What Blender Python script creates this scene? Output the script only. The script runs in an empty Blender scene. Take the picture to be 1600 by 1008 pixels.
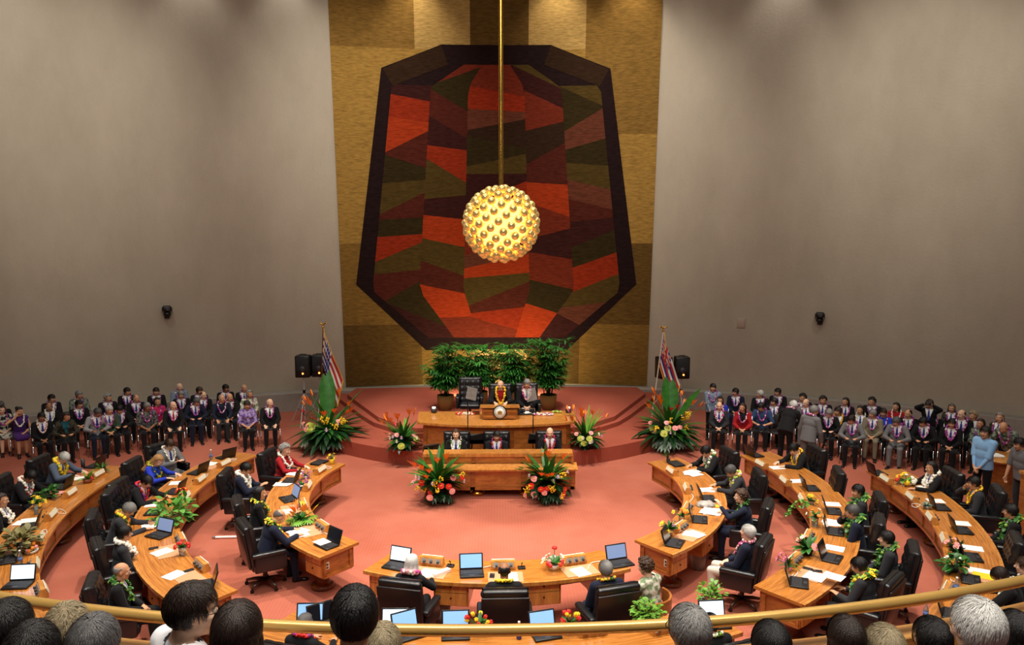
import bpy, bmesh, math, random
import numpy as np
from mathutils import Vector, Matrix, Euler
from mathutils.bvhtree import BVHTree
from mathutils import noise as mnoise
random.seed(7)
rnd = random.Random(11)
PI = math.pi
SC = bpy.context.scene
COL = SC.collection
# ------------------------------------------------------------------ camera
CAM_H, CAM_D, FPX, PITCH, YAW = 5.70, 14.8, 1242.0, 0.119, 0.0193
CAMP = Vector((0, -CAM_D, CAM_H))
CF = Vector((math.sin(YAW)*math.cos(PITCH), math.cos(YAW)*math.cos(PITCH), -math.sin(PITCH)))
CR = Vector((math.cos(YAW), -math.sin(YAW), 0))
CU = CR.cross(CF)
def P(px, py, z=0.0):
    """world point at height z seen at photograph position px,py"""
    d = CF + CR*((px-800)/FPX) + CU*((504-py)/FPX)
    return CAMP + d*((z-CAM_H)/d.z)
def PD(px, py, depth):
    return CAMP + (CF + CR*((px-800)/FPX) + CU*((504-py)/FPX))*depth
cam = bpy.data.cameras.new('camera'); camo = bpy.data.objects.new('camera', cam); COL.objects.link(camo)
camo.location = CAMP
camo.rotation_euler = Matrix((CR, CU, -CF)).transposed().to_euler()
cam.sensor_width = 36; cam.lens = 36*FPX/1600; cam.clip_end = 200; cam.clip_start = 0.05
SC.camera = camo
# ------------------------------------------------------------------ colour / materials
def lin(c):
    return tuple(((v/255)/12.92 if v/255 <= .04045 else ((v/255+.055)/1.055)**2.4) for v in c)
MATS = {}
def mat(name, c, rough=.6, metal=0, emit=0, spec=.5, bump=0, bscale=60, var=0, vscale=8, coat=0, sheen=0, alpha=1, trans=0, c2=None, stretch=(1,1,1)):
    if name in MATS: return MATS[name]
    m = bpy.data.materials.new(name); m.use_nodes = True
    nt = m.node_tree; b = nt.nodes['Principled BSDF']
    L = lin(c)
    b.inputs['Base Color'].default_value = (*L, 1)
    b.inputs['Roughness'].default_value = rough; b.inputs['Metallic'].default_value = metal
    b.inputs['Specular IOR Level'].default_value = spec
    if coat: b.inputs['Coat Weight'].default_value = coat; b.inputs['Coat Roughness'].default_value = .12
    if sheen: b.inputs['Sheen Weight'].default_value = sheen
    if trans: b.inputs['Transmission Weight'].default_value = trans
    if alpha < 1: b.inputs['Alpha'].default_value = alpha
    if emit:
        b.inputs['Emission Color'].default_value = (*L, 1); b.inputs['Emission Strength'].default_value = emit
    if bump or var or c2:
        tc = nt.nodes.new('ShaderNodeTexCoord'); mp = nt.nodes.new('ShaderNodeMapping')
        mp.inputs['Scale'].default_value = stretch
        nt.links.new(tc.outputs['Object'], mp.inputs['Vector'])
    if var or c2:
        n = nt.nodes.new('ShaderNodeTexNoise'); n.inputs['Scale'].default_value = vscale; n.inputs['Detail'].default_value = 4
        nt.links.new(mp.outputs['Vector'], n.inputs['Vector'])
        r = nt.nodes.new('ShaderNodeValToRGB')
        if c2:
            A, B = L, lin(c2); r.color_ramp.elements[0].position = .42; r.color_ramp.elements[1].position = .56
        else:
            A = tuple(v*(1-var) for v in L); B = tuple(min(1, v*(1+var)) for v in L); r.color_ramp.elements[0].position = .3; r.color_ramp.elements[1].position = .7
        r.color_ramp.elements[0].color = (*A, 1); r.color_ramp.elements[1].color = (*B, 1)
        nt.links.new(n.outputs['Fac'], r.inputs['Fac']); nt.links.new(r.outputs['Color'], b.inputs['Base Color'])
    if bump:
        n2 = nt.nodes.new('ShaderNodeTexNoise'); n2.inputs['Scale'].default_value = bscale; n2.inputs['Detail'].default_value = 3
        nt.links.new(mp.outputs['Vector'], n2.inputs['Vector'])
        bp = nt.nodes.new('ShaderNodeBump'); bp.inputs['Strength'].default_value = bump; bp.inputs['Distance'].default_value = .01
        nt.links.new(n2.outputs['Fac'], bp.inputs['Height']); nt.links.new(bp.outputs['Normal'], b.inputs['Normal'])
    MATS[name] = m
    return m
def wood(name, c, dark, uv=False, rough=.28, stretch=(1.2, 14, 14), coat=.35):
    if name in MATS: return MATS[name]
    m = bpy.data.materials.new(name); m.use_nodes = True
    nt = m.node_tree; b = nt.nodes['Principled BSDF']
    tc = nt.nodes.new('ShaderNodeTexCoord'); mp = nt.nodes.new('ShaderNodeMapping'); mp.inputs['Scale'].default_value = stretch
    nt.links.new(tc.outputs['UV' if uv else 'Object'], mp.inputs['Vector'])
    n = nt.nodes.new('ShaderNodeTexNoise'); n.inputs['Scale'].default_value = 1.6; n.inputs['Detail'].default_value = 6; n.inputs['Roughness'].default_value = .62; n.inputs['Distortion'].default_value = .5
    nt.links.new(mp.outputs['Vector'], n.inputs['Vector'])
    r = nt.nodes.new('ShaderNodeValToRGB')
    r.color_ramp.elements[0].position = .33; r.color_ramp.elements[0].color = (*lin(dark), 1)
    r.color_ramp.elements[1].position = .62; r.color_ramp.elements[1].color = (*lin(c), 1)
    nt.links.new(n.outputs['Fac'], r.inputs['Fac']); nt.links.new(r.outputs['Color'], b.inputs['Base Color'])
    b.inputs['Roughness'].default_value = rough; b.inputs['Coat Weight'].default_value = coat; b.inputs['Coat Roughness'].default_value = .15
    MATS[name] = m
    return m
# ------------------------------------------------------------------ mesh builder
def basis(d):
    d = Vector(d).normalized()
    u = d.cross(Vector((0, 0, 1)))
    if u.length < 1e-4: u = Vector((1, 0, 0))
    u.normalize(); return d, u, u.cross(d)
class MB:
    def __init__(s): s.v = []; s.f = []; s.m = []; s.sm = []; s.uv = {}
    def add(s, vs, fs, mi=0, smooth=True):
        o = len(s.v); s.v += [tuple(v) for v in vs]
        for f in fs: s.f.append(tuple(i+o for i in f)); s.m.append(mi); s.sm.append(smooth)
    def box(s, c, size, mi=0, M=None, taper=1.0):
        x, y, z = size[0]/2, size[1]/2, size[2]/2
        vs = [Vector((a*x*(taper if cc > 0 else 1), b*y*(taper if cc > 0 else 1), cc*z)) for cc in (-1, 1) for b in (-1, 1) for a in (-1, 1)]
        vs = [((M @ v) if M else v)+Vector(c) for v in vs]
        s.add(vs, [(0,2,3,1),(4,5,7,6),(0,1,5,4),(2,6,7,3),(0,4,6,2),(1,3,7,5)], mi, False)
    def rbox(s, c, size, r=.02, mi=0, M=None, seg=2, smooth=True):
        bm = bmesh.new(); bmesh.ops.create_cube(bm, size=1)
        for v in bm.verts: v.co = Vector((v.co.x*size[0], v.co.y*size[1], v.co.z*size[2]))
        bmesh.ops.bevel(bm, geom=bm.edges[:], offset=r, segments=seg, profile=.5, affect='EDGES')
        s.bm(bm, c, mi, M, smooth)
    def bm(s, bm, c=(0,0,0), mi=0, M=None, smooth=True):
        bm.verts.index_update()
        s.add([((M @ v.co) if M else v.co)+Vector(c) for v in bm.verts], [[v.index for v in f.verts] for f in bm.faces], mi, smooth); bm.free()
    def cyl(s, p0, p1, r0, r1=None, n=12, mi=0, cap=True, smooth=True):
        r1 = r0 if r1 is None else r1
        p0 = Vector(p0); p1 = Vector(p1); d, u, w = basis(p1-p0)
        vs = []
        for p, r in ((p0, r0), (p1, r1)):
            for i in range(n):
                a = 2*PI*i/n; vs.append(p+u*math.cos(a)*r+w*math.sin(a)*r)
        fs = [(i, i+n, (i+1) % n+n, (i+1) % n) for i in range(n)]
        s.add(vs, fs, mi, smooth)
        if cap: s.add(vs, [tuple(range(n)), tuple(range(2*n-1, n-1, -1))], mi, False)
    def tube(s, pts, r, n=8, mi=0, cap=True):
        pts = [Vector(p) for p in pts]; k = len(pts); rr = r if isinstance(r, (list, tuple)) else [r]*k
        vs = []; u = None
        for i, p in enumerate(pts):
            d = (pts[min(i+1, k-1)]-pts[max(i-1, 0)]).normalized()
            if u is None: _, u, w = basis(d)
            else:
                u = (u-d*u.dot(d)); u.normalize(); 
            w = u.cross(d)
            for j in range(n):
                a = 2*PI*j/n; vs.append(p+u*math.cos(a)*rr[i]+w*math.sin(a)*rr[i])
        fs = [(i*n+j, (i+1)*n+j, (i+1)*n+(j+1) % n, i*n+(j+1) % n) for i in range(k-1) for j in range(n)]
        if cap: fs += [tuple(range(n)), tuple(range(k*n-1, (k-1)*n-1, -1))]
        s.add(vs, fs, mi)
    def lathe(s, prof, c=(0,0,0), n=20, mi=0, cap=True, M=None):
        vs = []
        for r, z in prof:
            for j in range(n):
                a = 2*PI*j/n; v = Vector((r*math.cos(a), r*math.sin(a), z)); vs.append(((M @ v) if M else v)+Vector(c))
        k = len(prof)
        fs = [(i*n+j, i*n+(j+1) % n, (i+1)*n+(j+1) % n, (i+1)*n+j) for i in range(k-1) for j in range(n)]
        if cap: fs += [tuple(range(n-1, -1, -1)), tuple(range((k-1)*n, k*n))]
        s.add(vs, fs, mi)
    def ell(s, c, rad, n=12, m=8, mi=0, M=None):
        vs = [Vector((0, 0, -1))]
        for i in range(1, m):
            t = PI*i/m-PI/2
            for j in range(n):
                a = 2*PI*j/n; vs.append(Vector((math.cos(t)*math.cos(a), math.cos(t)*math.sin(a), math.sin(t))))
        vs.append(Vector((0, 0, 1)))
        fs = [(0, 1+(j+1) % n, 1+j) for j in range(n)]
        for i in range(m-2):
            for j in range(n): fs.append((1+i*n+j, 1+i*n+(j+1) % n, 1+(i+1)*n+(j+1) % n, 1+(i+1)*n+j))
        e = len(vs)-1; b = 1+(m-2)*n
        fs += [(b+j, b+(j+1) % n, e) for j in range(n)]
        out = []
        for v in vs:
            q = Vector((v.x*rad[0], v.y*rad[1], v.z*rad[2])); out.append(((M @ q) if M else q)+Vector(c))
        s.add(out, fs, mi)
    def sph(s, c, r, n=8, m=6, mi=0): s.ell(c, (r, r, r), n, m, mi)
    def prism(s, poly, z0, z1, mi=0, mtop=None):
        n = len(poly)
        vs = [(x, y, z0) for x, y in poly]+[(x, y, z1) for x, y in poly]
        s.add(vs, [(i, (i+1) % n, (i+1) % n+n, i+n) for i in range(n)], mi, False)
        s.add(vs, [tuple(range(n, 2*n))], mi if mtop is None else mtop, False); s.add(vs, [tuple(range(n-1, -1, -1))], mi, False)
    def sector(s, r0, r1, a0, a1, z0, z1, n=24, mi=0, c=(0,0), mtop=None, bev=0):
        """annular block, angles in degrees; uv = (arc length, radius)"""
        base = len(s.v)
        prof = [(r0, z0), (r1, z0), (r1, z1-bev), (r1-bev, z1), (r0+bev, z1), (r0, z1-bev)] if bev else [(r0, z0), (r1, z0), (r1, z1), (r0, z1)]
        k = len(prof); vs = []
        for i in range(n+1):
            a = math.radians(a0+(a1-a0)*i/n)
            for r, z in prof: vs.append((c[0]+r*math.cos(a), c[1]+r*math.sin(a), z))
        f0 = len(s.f)
        top = 3 if bev else 2
        for j in range(k):
            fs = [(i*k+j, i*k+(j+1) % k, (i+1)*k+(j+1) % k, (i+1)*k+j) for i in range(n)]
            fs = [f[::-1] for f in fs]
            off = len(s.v)
            s.add(vs if j == 0 else [], [tuple(q-(off-base) if j else q for q in f) for f in fs], mi if (mtop is None or j != top) else mtop, False)
        off = len(s.v)-base
        s.add([], [tuple(q-off for q in range(k)), tuple(n*k+q-off for q in range(k-1, -1, -1))], mi, False)
        L = math.radians(abs(a1-a0))*r1
        for i in range(n+1):
            for j, (r, z) in enumerate(prof): s.uv[base+i*k+j] = (L*i/n, r+(z if j < 2 else 0))
    def build(s, name, mats, parent=None, loc=None):
        me = s.mesh(name, mats); o = bpy.data.objects.new(name, me); COL.objects.link(o)
        if parent: o.parent = parent
        if loc is not None: o.location = loc
        return o
    def mesh(s, name, mats):
        me = bpy.data.meshes.new(name); me.from_pydata(s.v, [], s.f)
        for m in (mats if isinstance(mats, (list, tuple)) else [mats]): me.materials.append(m)
        me.polygons.foreach_set('material_index', s.m); me.polygons.foreach_set('use_smooth', s.sm)
        if s.uv:
            l = me.uv_layers.new(name='UVMap')
            for lp in me.loops: l.data[lp.index].uv = s.uv.get(lp.vertex_index, (0, 0))
        me.validate(); me.update()
        return me
def tag(o, label=None, cat=None, group=None, kind=None):
    if label: o['label'] = label
    if cat: o['category'] = cat
    if group: o['group'] = group
    if kind: o['kind'] = kind
    return o
def empty(name, label, cat, loc=(0,0,0), rz=0, group=None, scale=1):
    o = bpy.data.objects.new(name, None); COL.objects.link(o); o.empty_display_size = .1
    o.location = loc; o.rotation_euler = (0, 0, rz); o.scale = (scale, scale, scale)
    return tag(o, label, cat, group)
def put(name, me, parent=None, M=None, mats=None):
    o = bpy.data.objects.new(name, me); COL.objects.link(o)
    if parent: o.parent = parent
    if M is not None: o.matrix_local = M
    if mats:
        for i, m in enumerate(mats):
            if m is not None and i < len(o.material_slots):
                o.material_slots[i].link = 'OBJECT'; o.material_slots[i].material = m
    return o
class Kit:
    """one design of a thing: parts with shared meshes, spawned as separate objects"""
    def __init__(s): s.parts = []
    def part(s, name, mb, mats, parent=None, M=None):
        me = mb.mesh(name, mats) if isinstance(mb, MB) else mb
        s.parts.append((name, me, parent, M)); return len(s.parts)-1
    def spawn(s, name, label, cat, loc, rz=0, group=None, over=None, scale=1, tilt=None):
        root = empty(name, label, cat, loc, rz, group, scale)
        if tilt: root.rotation_euler = (tilt[0], tilt[1], rz)
        objs = []
        for i, (n, me, par, M) in enumerate(s.parts):
            objs.append(put(n, me, root if par is None else objs[par], M, (over or {}).get(n)))
        return root
def face(p, target):
    return math.atan2(target[1]-p[1], target[0]-p[0])-PI/2
def RZ(a): return Matrix.Rotation(a, 3, 'Z')
# ------------------------------------------------------------------ shared materials
WU = wood('wood_top', (206,134,60), (146,84,32), uv=True, stretch=(1.2, 26, 1), rough=.24)
WP = wood('wood_panel', (182,112,48), (134,74,30), stretch=(2.2, 2.2, 9))
WH = wood('wood_honey', (212,146,70), (172,106,46), stretch=(9, 9, 1.6))
WD = wood('wood_dark', (120,64,26), (70,34,14), stretch=(3, 3, 9))
WI = wood('wood_inset', (206,138,64), (164,100,44), stretch=(2.2, 2.2, 7))
LEATH = mat('black_leather', (20,21,25), .33, bump=.12, bscale=160, spec=.6)
SHELL = mat('chair_shell', (36,27,28), .38, spec=.5)
CHROME = mat('chrome', (205,205,208), .22, 1)
BRASS = mat('brass', (214,168,74), .22, 1, bump=.02)
SILV = mat('silver_paint', (200,200,204), .35, .25)
BLK = mat('black_plastic', (16,16,18), .42)
DGR = mat('dark_grey', (50,50,54), .5)
WHT = mat('paper_white', (246,244,238), .7)
CREAM = mat('cream_plate', (232,224,198), .55)
CAB = mat('cable_white', (228,226,220), .5)
# ------------------------------------------------------------------ carpet, walls, ceiling
def carpet(name, c, d):
    m = bpy.data.materials.new(name); m.use_nodes = True; nt = m.node_tree; b = nt.nodes['Principled BSDF']
    tc = nt.nodes.new('ShaderNodeTexCoord')
    n = nt.nodes.new('ShaderNodeTexNoise'); n.inputs['Scale'].default_value = .55; n.inputs['Detail'].default_value = 7; n.inputs['Roughness'].default_value = .6
    nt.links.new(tc.outputs['Object'], n.inputs['Vector'])
    w = nt.nodes.new('ShaderNodeTexWave'); w.wave_type = 'BANDS'; w.bands_direction = 'X'; w.inputs['Scale'].default_value = 5.5; w.inputs['Distortion'].default_value = .35; w.inputs['Detail'].default_value = 2
    nt.links.new(tc.outputs['Object'], w.inputs['Vector'])
    f = nt.nodes.new('ShaderNodeTexNoise'); f.inputs['Scale'].default_value = 90; f.inputs['Detail'].default_value = 2
    nt.links.new(tc.outputs['Object'], f.inputs['Vector'])
    r = nt.nodes.new('ShaderNodeValToRGB'); r.color_ramp.elements[0].position = .32; r.color_ramp.elements[1].position = .6
    r.color_ramp.elements[0].color = (*lin(d), 1); r.color_ramp.elements[1].color = (*lin(c), 1)
    nt.links.new(n.outputs['Fac'], r.inputs['Fac'])
    def mul(a, fac_out, lo):
        mr = nt.nodes.new('ShaderNodeMapRange'); mr.inputs['To Min'].default_value = lo; mr.inputs['To Max'].default_value = 2-lo
        nt.links.new(fac_out, mr.inputs['Value'])
        x = nt.nodes.new('ShaderNodeVectorMath'); x.operation = 'SCALE'
        nt.links.new(a, x.inputs[0]); nt.links.new(mr.outputs['Result'], x.inputs['Scale']); return x.outputs[0]
    o = mul(r.outputs['Color'], w.outputs['Fac'], .965); o = mul(o, f.outputs['Fac'], .85)
    nt.links.new(o, b.inputs['Base Color'])
    b.inputs['Roughness'].default_value = .95; b.inputs['Specular IOR Level'].default_value = .1
    bp = nt.nodes.new('ShaderNodeBump'); bp.inputs['Strength'].default_value = .35; bp.inputs['Distance'].default_value = .01
    nt.links.new(f.outputs['Fac'], bp.inputs['Height']); nt.links.new(bp.outputs['Normal'], b.inputs['Normal'])
    return m
CARPET = carpet('red_carpet', (176,103,84), (160,88,70))
CARP2 = carpet('red_carpet_dais', (164,86,68), (148,74,58))
mb = MB(); mb.box((0, -1, -.1), (44, 34, .2)); tag(mb.build('floor', CARPET), kind='structure')
WR, WC = 24.0, (0, -13.1)
def wallmat():
    m = bpy.data.materials.new('plaster'); m.use_nodes = True; nt = m.node_tree; b = nt.nodes['Principled BSDF']
    tc = nt.nodes.new('ShaderNodeTexCoord'); mp = nt.nodes.new('ShaderNodeMapping'); mp.inputs['Scale'].default_value = (.5, .5, .25)
    nt.links.new(tc.outputs['Object'], mp.inputs['Vector'])
    n = nt.nodes.new('ShaderNodeTexNoise'); n.inputs['Scale'].default_value = 1.3; n.inputs['Detail'].default_value = 8; n.inputs['Roughness'].default_value = .65
    nt.links.new(mp.outputs['Vector'], n.inputs['Vector'])
    r = nt.nodes.new('ShaderNodeValToRGB'); r.color_ramp.elements[0].position = .3; r.color_ramp.elements[1].position = .7
    r.color_ramp.elements[0].color = (*lin((164,153,136)), 1); r.color_ramp.elements[1].color = (*lin((178,167,150)), 1)
    nt.links.new(n.outputs['Fac'], r.inputs['Fac']); nt.links.new(r.outputs['Color'], b.inputs['Base Color'])
    b.inputs['Roughness'].default_value = .85; b.inputs['Specular IOR Level'].default_value = .2
    f = nt.nodes.new('ShaderNodeTexNoise'); f.inputs['Scale'].default_value = 14; f.inputs['Detail'].default_value = 4
    nt.links.new(tc.outputs['Object'], f.inputs['Vector'])
    bp = nt.nodes.new('ShaderNodeBump'); bp.inputs['Strength'].default_value = .25; bp.inputs['Distance'].default_value = .02
    nt.links.new(f.outputs['Fac'], bp.inputs['Height']); nt.links.new(bp.outputs['Normal'], b.inputs['Normal'])
    return m
PLASTER = wallmat()
mb = MB(); mb.sector(WR, WR+.3, 8, 172, 0, 15, n=96, c=WC); mb.uv = {}
tag(mb.build('wall_back', PLASTER), kind='structure')
mb = MB(); mb.sector(WR-.38, WR-.01, 40, 140, 0, .58, n=72, c=WC, bev=.02); mb.uv = {}
tag(mb.build('baseboard_back', mat('concrete', (150,143,134), .8, bump=.2, bscale=25, var=.06)), kind='structure')
mb = MB(); mb.box((0, -2, 15.1), (50, 36, .2)); tag(mb.build('ceiling', mat('ceiling_dark', (70,62,55), .9)), kind='structure')
# ------------------------------------------------------------------ dais
def arcpts(cx, cy, r, a0, a1, n): return [(cx+r*math.cos(math.radians(a0+(a1-a0)*i/n)), cy+r*math.sin(math.radians(a0+(a1-a0)*i/n))) for i in range(n+1)]
front = arcpts(0, 9.4, 5.95, 220, 320, 40)
tier1 = front+[(5.3, 9.6), (5.2, 10.25), (0, 10.5), (-5.2, 10.25), (-5.3, 9.6)]
mb = MB(); mb.prism(tier1, 0, .36); tag(mb.build('trim_1', CARP2), kind='structure')
mb = MB(); mb.prism([(-3.75,7.0), (-3.3,6.2), (-2.15,4.98), (2.15,4.98), (3.3,6.2), (3.75,7.0), (5.0,9.6), (4.9,10.25), (0,10.5), (-4.9,10.25), (-5.0,9.6)], .355, .48)
tag(mb.build('trim_2', CARP2), kind='structure')
mb = MB(); mb.prism([(-3.2,6.3), (-2.1,5.12), (2.1,5.12), (3.2,6.3), (4.6,9.3), (4.5,10.25), (0,10.5), (-4.5,10.25), (-4.6,9.3)], .475, .6)
tag(mb.build('trim_3', CARP2), kind='structure')
# ------------------------------------------------------------------ tapestry: plain generic patchwork on a golden ground
def fiber(name, c, v=.28):
    return mat(name, c, .95, spec=.05, var=v, vscale=5, bump=.8, bscale=30, stretch=(1, 1, 5))
TP = [fiber('weave_%d' % i, c) for i, c in enumerate([(148,114,56),(122,92,44),(94,70,34),(168,136,80), (34,22,22),(48,32,22), (132,42,22),(152,52,24),(104,40,26),(74,32,24),(72,56,26),(48,38,20),(92,50,36),(54,26,24)])]
def wallpt(x, z, off):
    r = WR-off; return (x, WC[1]+math.sqrt(r*r-x*x), z)
tb = MB()
def clip(poly, x, keep_less):
    out = []
    for i in range(len(poly)):
        a, b = poly[i], poly[(i+1) % len(poly)]
        ia = (a[0] <= x) if keep_less else (a[0] >= x); ib = (b[0] <= x) if keep_less else (b[0] >= x)
        if ia: out.append(a)
        if ia != ib:
            t = (x-a[0])/(b[0]-a[0]); out.append((x, a[1]+t*(b[1]-a[1])))
    return out
def piece(poly, mi, off):
    x0 = min(p[0] for p in poly); x1 = max(p[0] for p in poly); n = max(1, int(math.ceil((x1-x0)/.4)))
    for i in range(n):
        q = clip(clip(poly, x0+(x1-x0)*i/n, False), x0+(x1-x0)*(i+1)/n, True)
        if len(q) >= 3: tb.add([wallpt(x, z, off) for x, z in q], [tuple(range(len(q)))], mi, False)
def hw(z, pts):
    for (z0, w0), (z1, w1) in zip(pts, pts[1:]):
        if z0 <= z <= z1: return w0+(w1-w0)*(z-z0)/(z1-z0)
    return pts[-1][1] if z > pts[-1][0] else pts[0][1]
def EW(z): return 4.84+(z-.6)*.02
def ground():
    q = lambda a, z: a*EW(z)
    zs = [.62, 2.6, 5.2, 8.6, 11.2, 14.2]
    cols = [-1, -.5, -.16, .2, .55, 1]
    mm = [[2,1,3,2,1],[1,0,1,0,2],[0,1,0,1,0],[0,0,1,0,1],[1,3,2,3,1]]
    for i in range(5):
        for j in range(5):
            a, b = cols[j], cols[j+1]; z0, z1 = zs[i], zs[i+1]
            piece([(q(a, z0), z0), (q(b, z0), z0), (q(b, z1), z1), (q(a, z1), z1)], mm[i][j], .04)
ground()
OUT = [(1.75, 2.3), (3.9, 4.45), (10.6, 3.55), (11.35, 1.7)]
INN = [(2.15, 2.2), (3.7, 3.95), (10.05, 3.25), (10.75, 1.6)]
outl = [(-w, z) for z, w in OUT]+[(w, z) for z, w in OUT[::-1]]
piece(outl[::-1], 4, .055)
for sgn in (-1, 1):     # brownish shoulder pieces in the border
    piece([(sgn*1.7, 11.33), (sgn*3.5, 10.58), (sgn*3.22, 10.07), (sgn*1.5, 10.75)], 5, .06)
rt = random.Random(23)
cols = [-1, -.63, -.27, .27, .63, 1]
pal = [6, 7, 8, 9, 10, 11, 12, 13, 8, 9, 11, 13, 10, 6, 5]
for ci in range(5):
    zl = [INN[0][0]]; zr = [INN[0][0]]; zt = INN[-1][0] if ci in (1, 2, 3) else 10.1
    z = INN[0][0]; step = [.62, .8, .55, .8, .62][ci]
    while z < zt-1.0:
        z += step*rt.uniform(.75, 1.25); s = rt.uniform(-.42, .42)
        zl.append(max(zl[-1]+.08, z+s)); zr.append(max(zr[-1]+.08, z-s))
    zl.append(zt); zr.append(zt); last = -1
    for k in range(len(zl)-1):
        mi = rt.choice(pal)
        while mi == last: mi = rt.choice(pal)
        last = mi
        a, b = cols[ci], cols[ci+1]
        # split at the widest height so the sides stay straight
        n = 3
        for t in range(n):
            l0 = zl[k]+(zl[k+1]-zl[k])*t/n; l1 = zl[k]+(zl[k+1]-zl[k])*(t+1)/n
            r0 = zr[k]+(zr[k+1]-zr[k])*t/n; r1 = zr[k]+(zr[k+1]-zr[k])*(t+1)/n
            piece([(a*hw(l0, INN), l0), (b*hw(r0, INN), r0), (b*hw(r1, INN), r1), (a*hw(l1, INN), l1)], mi, .07)
t = tb.build('tapestry', TP); tag(t, 'tall woven red and gold patchwork tapestry hanging on the back wall', 'tapestry')
# ------------------------------------------------------------------ desks
DC = (0.0, 0.1)
def seg_point(r, a, z=0): a = math.radians(a); return Vector((DC[0]+r*math.cos(a), DC[1]+r*math.sin(a), z))
def desk_segment(label, rin, w, a0, a1, mids=(), ends=True, group='curved wooden desk sections'):
    """mids: angles of drawer cabinets on the seat side"""
    am = (a0+a1)/2; base = seg_point(rin+w/2, am)
    root = empty('curved_desk', label, 'desk', base, 0, group)
    c = (DC[0]-base.x, DC[1]-base.y); n = max(10, int(abs(a1-a0)/2.2)); deg = lambda d, r: math.degrees(d/r)
    ro = rin+w
    b = MB(); b.sector(rin-.03, ro, a0, a1, .705, .75, n=n, c=c, bev=.008); b.build('tabletop', WU, root)
    e = MB(); e.sector(ro-.035, ro+.006, a0, a1, .70, .751, n=n, c=c); e.uv = {}
    e.build('edge_band', WH, root)
    # front: backing plus raised stiles and rails
    f = MB(); s0, s1 = a0+deg(.05, rin), a1-deg(.05, rin)
    ins = MB(); ins.sector(rin+.07, rin+.10, s0, s1, .36, .70, n=n, c=c); ins.uv = {}
    f.sector(rin+.045, rin+.075, s0, s1, .65, .705, n=n, c=c); f.sector(rin+.045, rin+.075, s0, s1, .355, .405, n=n, c=c)
    k = max(2, int(round(math.radians(abs(a1-a0))*rin/.75)))
    for i in range(k+1):
        a = s0+(s1-s0)*i/k; d = deg(.03, rin); lo = max(s0, a-d); hi = min(s1, a+d)
        f.sector(rin+.045, rin+.075, lo, hi, .40, .66, n=1, c=c)
    f.uv = {}; ins.build('inset_panel', WI, f.build('front_panel', WP, root))
    # end and middle cabinets with drawers on the seat side
    cabs = ([(a0+deg(.06, ro), a0+deg(.06, ro)+deg(.46, ro), 0), (a1-deg(.06, ro)-deg(.46, ro), a1-deg(.06, ro), 1)] if ends else [])
    cabs += [(a-deg(.26, ro), a+deg(.26, ro), None) for a in mids]
    for x0, x1, endk in cabs:
        q = MB(); q.sector(rin+.09, ro-.09, x0, x1, .36, .705, n=4, c=c)
        q.uv = {}; cab = q.build('drawer_cabinet', WP, root)
        for z0, z1 in ((.375, .555), (.565, .695)):
            d = MB(); d.sector(ro-.10, ro-.07, x0+.4, x1-.4, z0, z1, n=3, c=c); d.uv = {}
            d.build('drawer', WH, cab)
            p = Vector((c[0], c[1], 0))+Vector((math.cos(math.radians((x0+x1)/2)), math.sin(math.radians((x0+x1)/2)), 0))*(ro-.065)+Vector((0, 0, (z0+z1)/2+.02))
            h = MB(); h.sph(p, .014, 8, 6); h.build('knob', mat('bronze', (70,52,30), .35, 1), cab)
        if endk is not None:
            a = x0 if endk == 0 else x1; sgn = -1 if endk == 0 else 1; ar = math.radians(a)
            tdir = Vector((-math.sin(ar), math.cos(ar), 0))*sgn; rdir = Vector((math.cos(ar), math.sin(ar), 0))
            M = Matrix((rdir, tdir, Vector((0, 0, 1)))).transposed(); ctr = Vector((c[0], c[1], 0))
            fr = MB()
            L = w-.20
            for (dx, dz, sx, sz) in ((0, .685, L, .04), (0, .385, L, .05), (-L/2+.02, .535, .04, .30), (L/2-.02, .535, .04, .30)):
                fr.box(ctr+rdir*(rin+w/2+dx)+tdir*.012+Vector((0, 0, dz)), (sx, .024, sz), 0, M)
            fr.build('end_frame', WP, cab)
            pl = MB(); pl.box(ctr+rdir*(rin+w*.78)+tdir*.012+Vector((0, 0, .55)), (.07, .012, .115), 0, M); o = pl.build('outlet_plate', CREAM, cab)
            for dz in (.025, -.025): 
                pl = MB(); pl.box(ctr+rdir*(rin+w*.78)+tdir*.02+Vector((0, 0, .55+dz)), (.03, .006, .03), 0, M); pl.build('socket', DGR, cab)
    nped = max(2, int(abs(a1-a0)*math.radians(1)*rin/1.6)+1)
    for i in range(nped):
        a = math.radians(a0+(a1-a0)*(i+.22)/(nped-1+.44)); p = Vector((c[0]+(rin+.36)*math.cos(a), c[1]+(rin+.36)*math.sin(a), 0))
        q = MB(); q.lathe([(.17,0),(.19,.02),(.19,.06),(.15,.085),(.11,.10),(.10,.30),(.14,.34),(.14,.365)], p, 18); q.build('pedestal', WD, root)
    return root
R1, R2, R3, DWD = 3.55, 5.70, 7.65, .74
desk_segment('curved inner desk at left with yellow flowerpot and seated woman in red', R1, DWD, 155.5, 231.5, (170, 193, 214))
desk_segment('curved inner desk at right beside white-haired man in white trousers', R1, DWD, 308.5, 384.5, (326, 347, 370))
desk_segment('short curved desk at bottom centre with three black chairs behind it', R1, DWD, 243.0, 297.0, (261, 279))
desk_segment('curved middle desk at left with leafy green plant on top', R2, DWD, 157.5, 231.0, (170, 183, 196, 208, 220))
desk_segment('curved middle desk at right with draped green lei over nameplate', R2, DWD, 309.0, 380.0, (320, 332, 344, 357, 370))
desk_segment('curved middle desk at bottom, mostly hidden behind the brass rail', R2, DWD, 242.5, 298.0, (254, 264, 276, 286))
desk_segment('curved outer desk at far left with yellow flowers and big planter', R3, DWD, 170.0, 228.0, (180, 190, 200, 210, 220))
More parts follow.
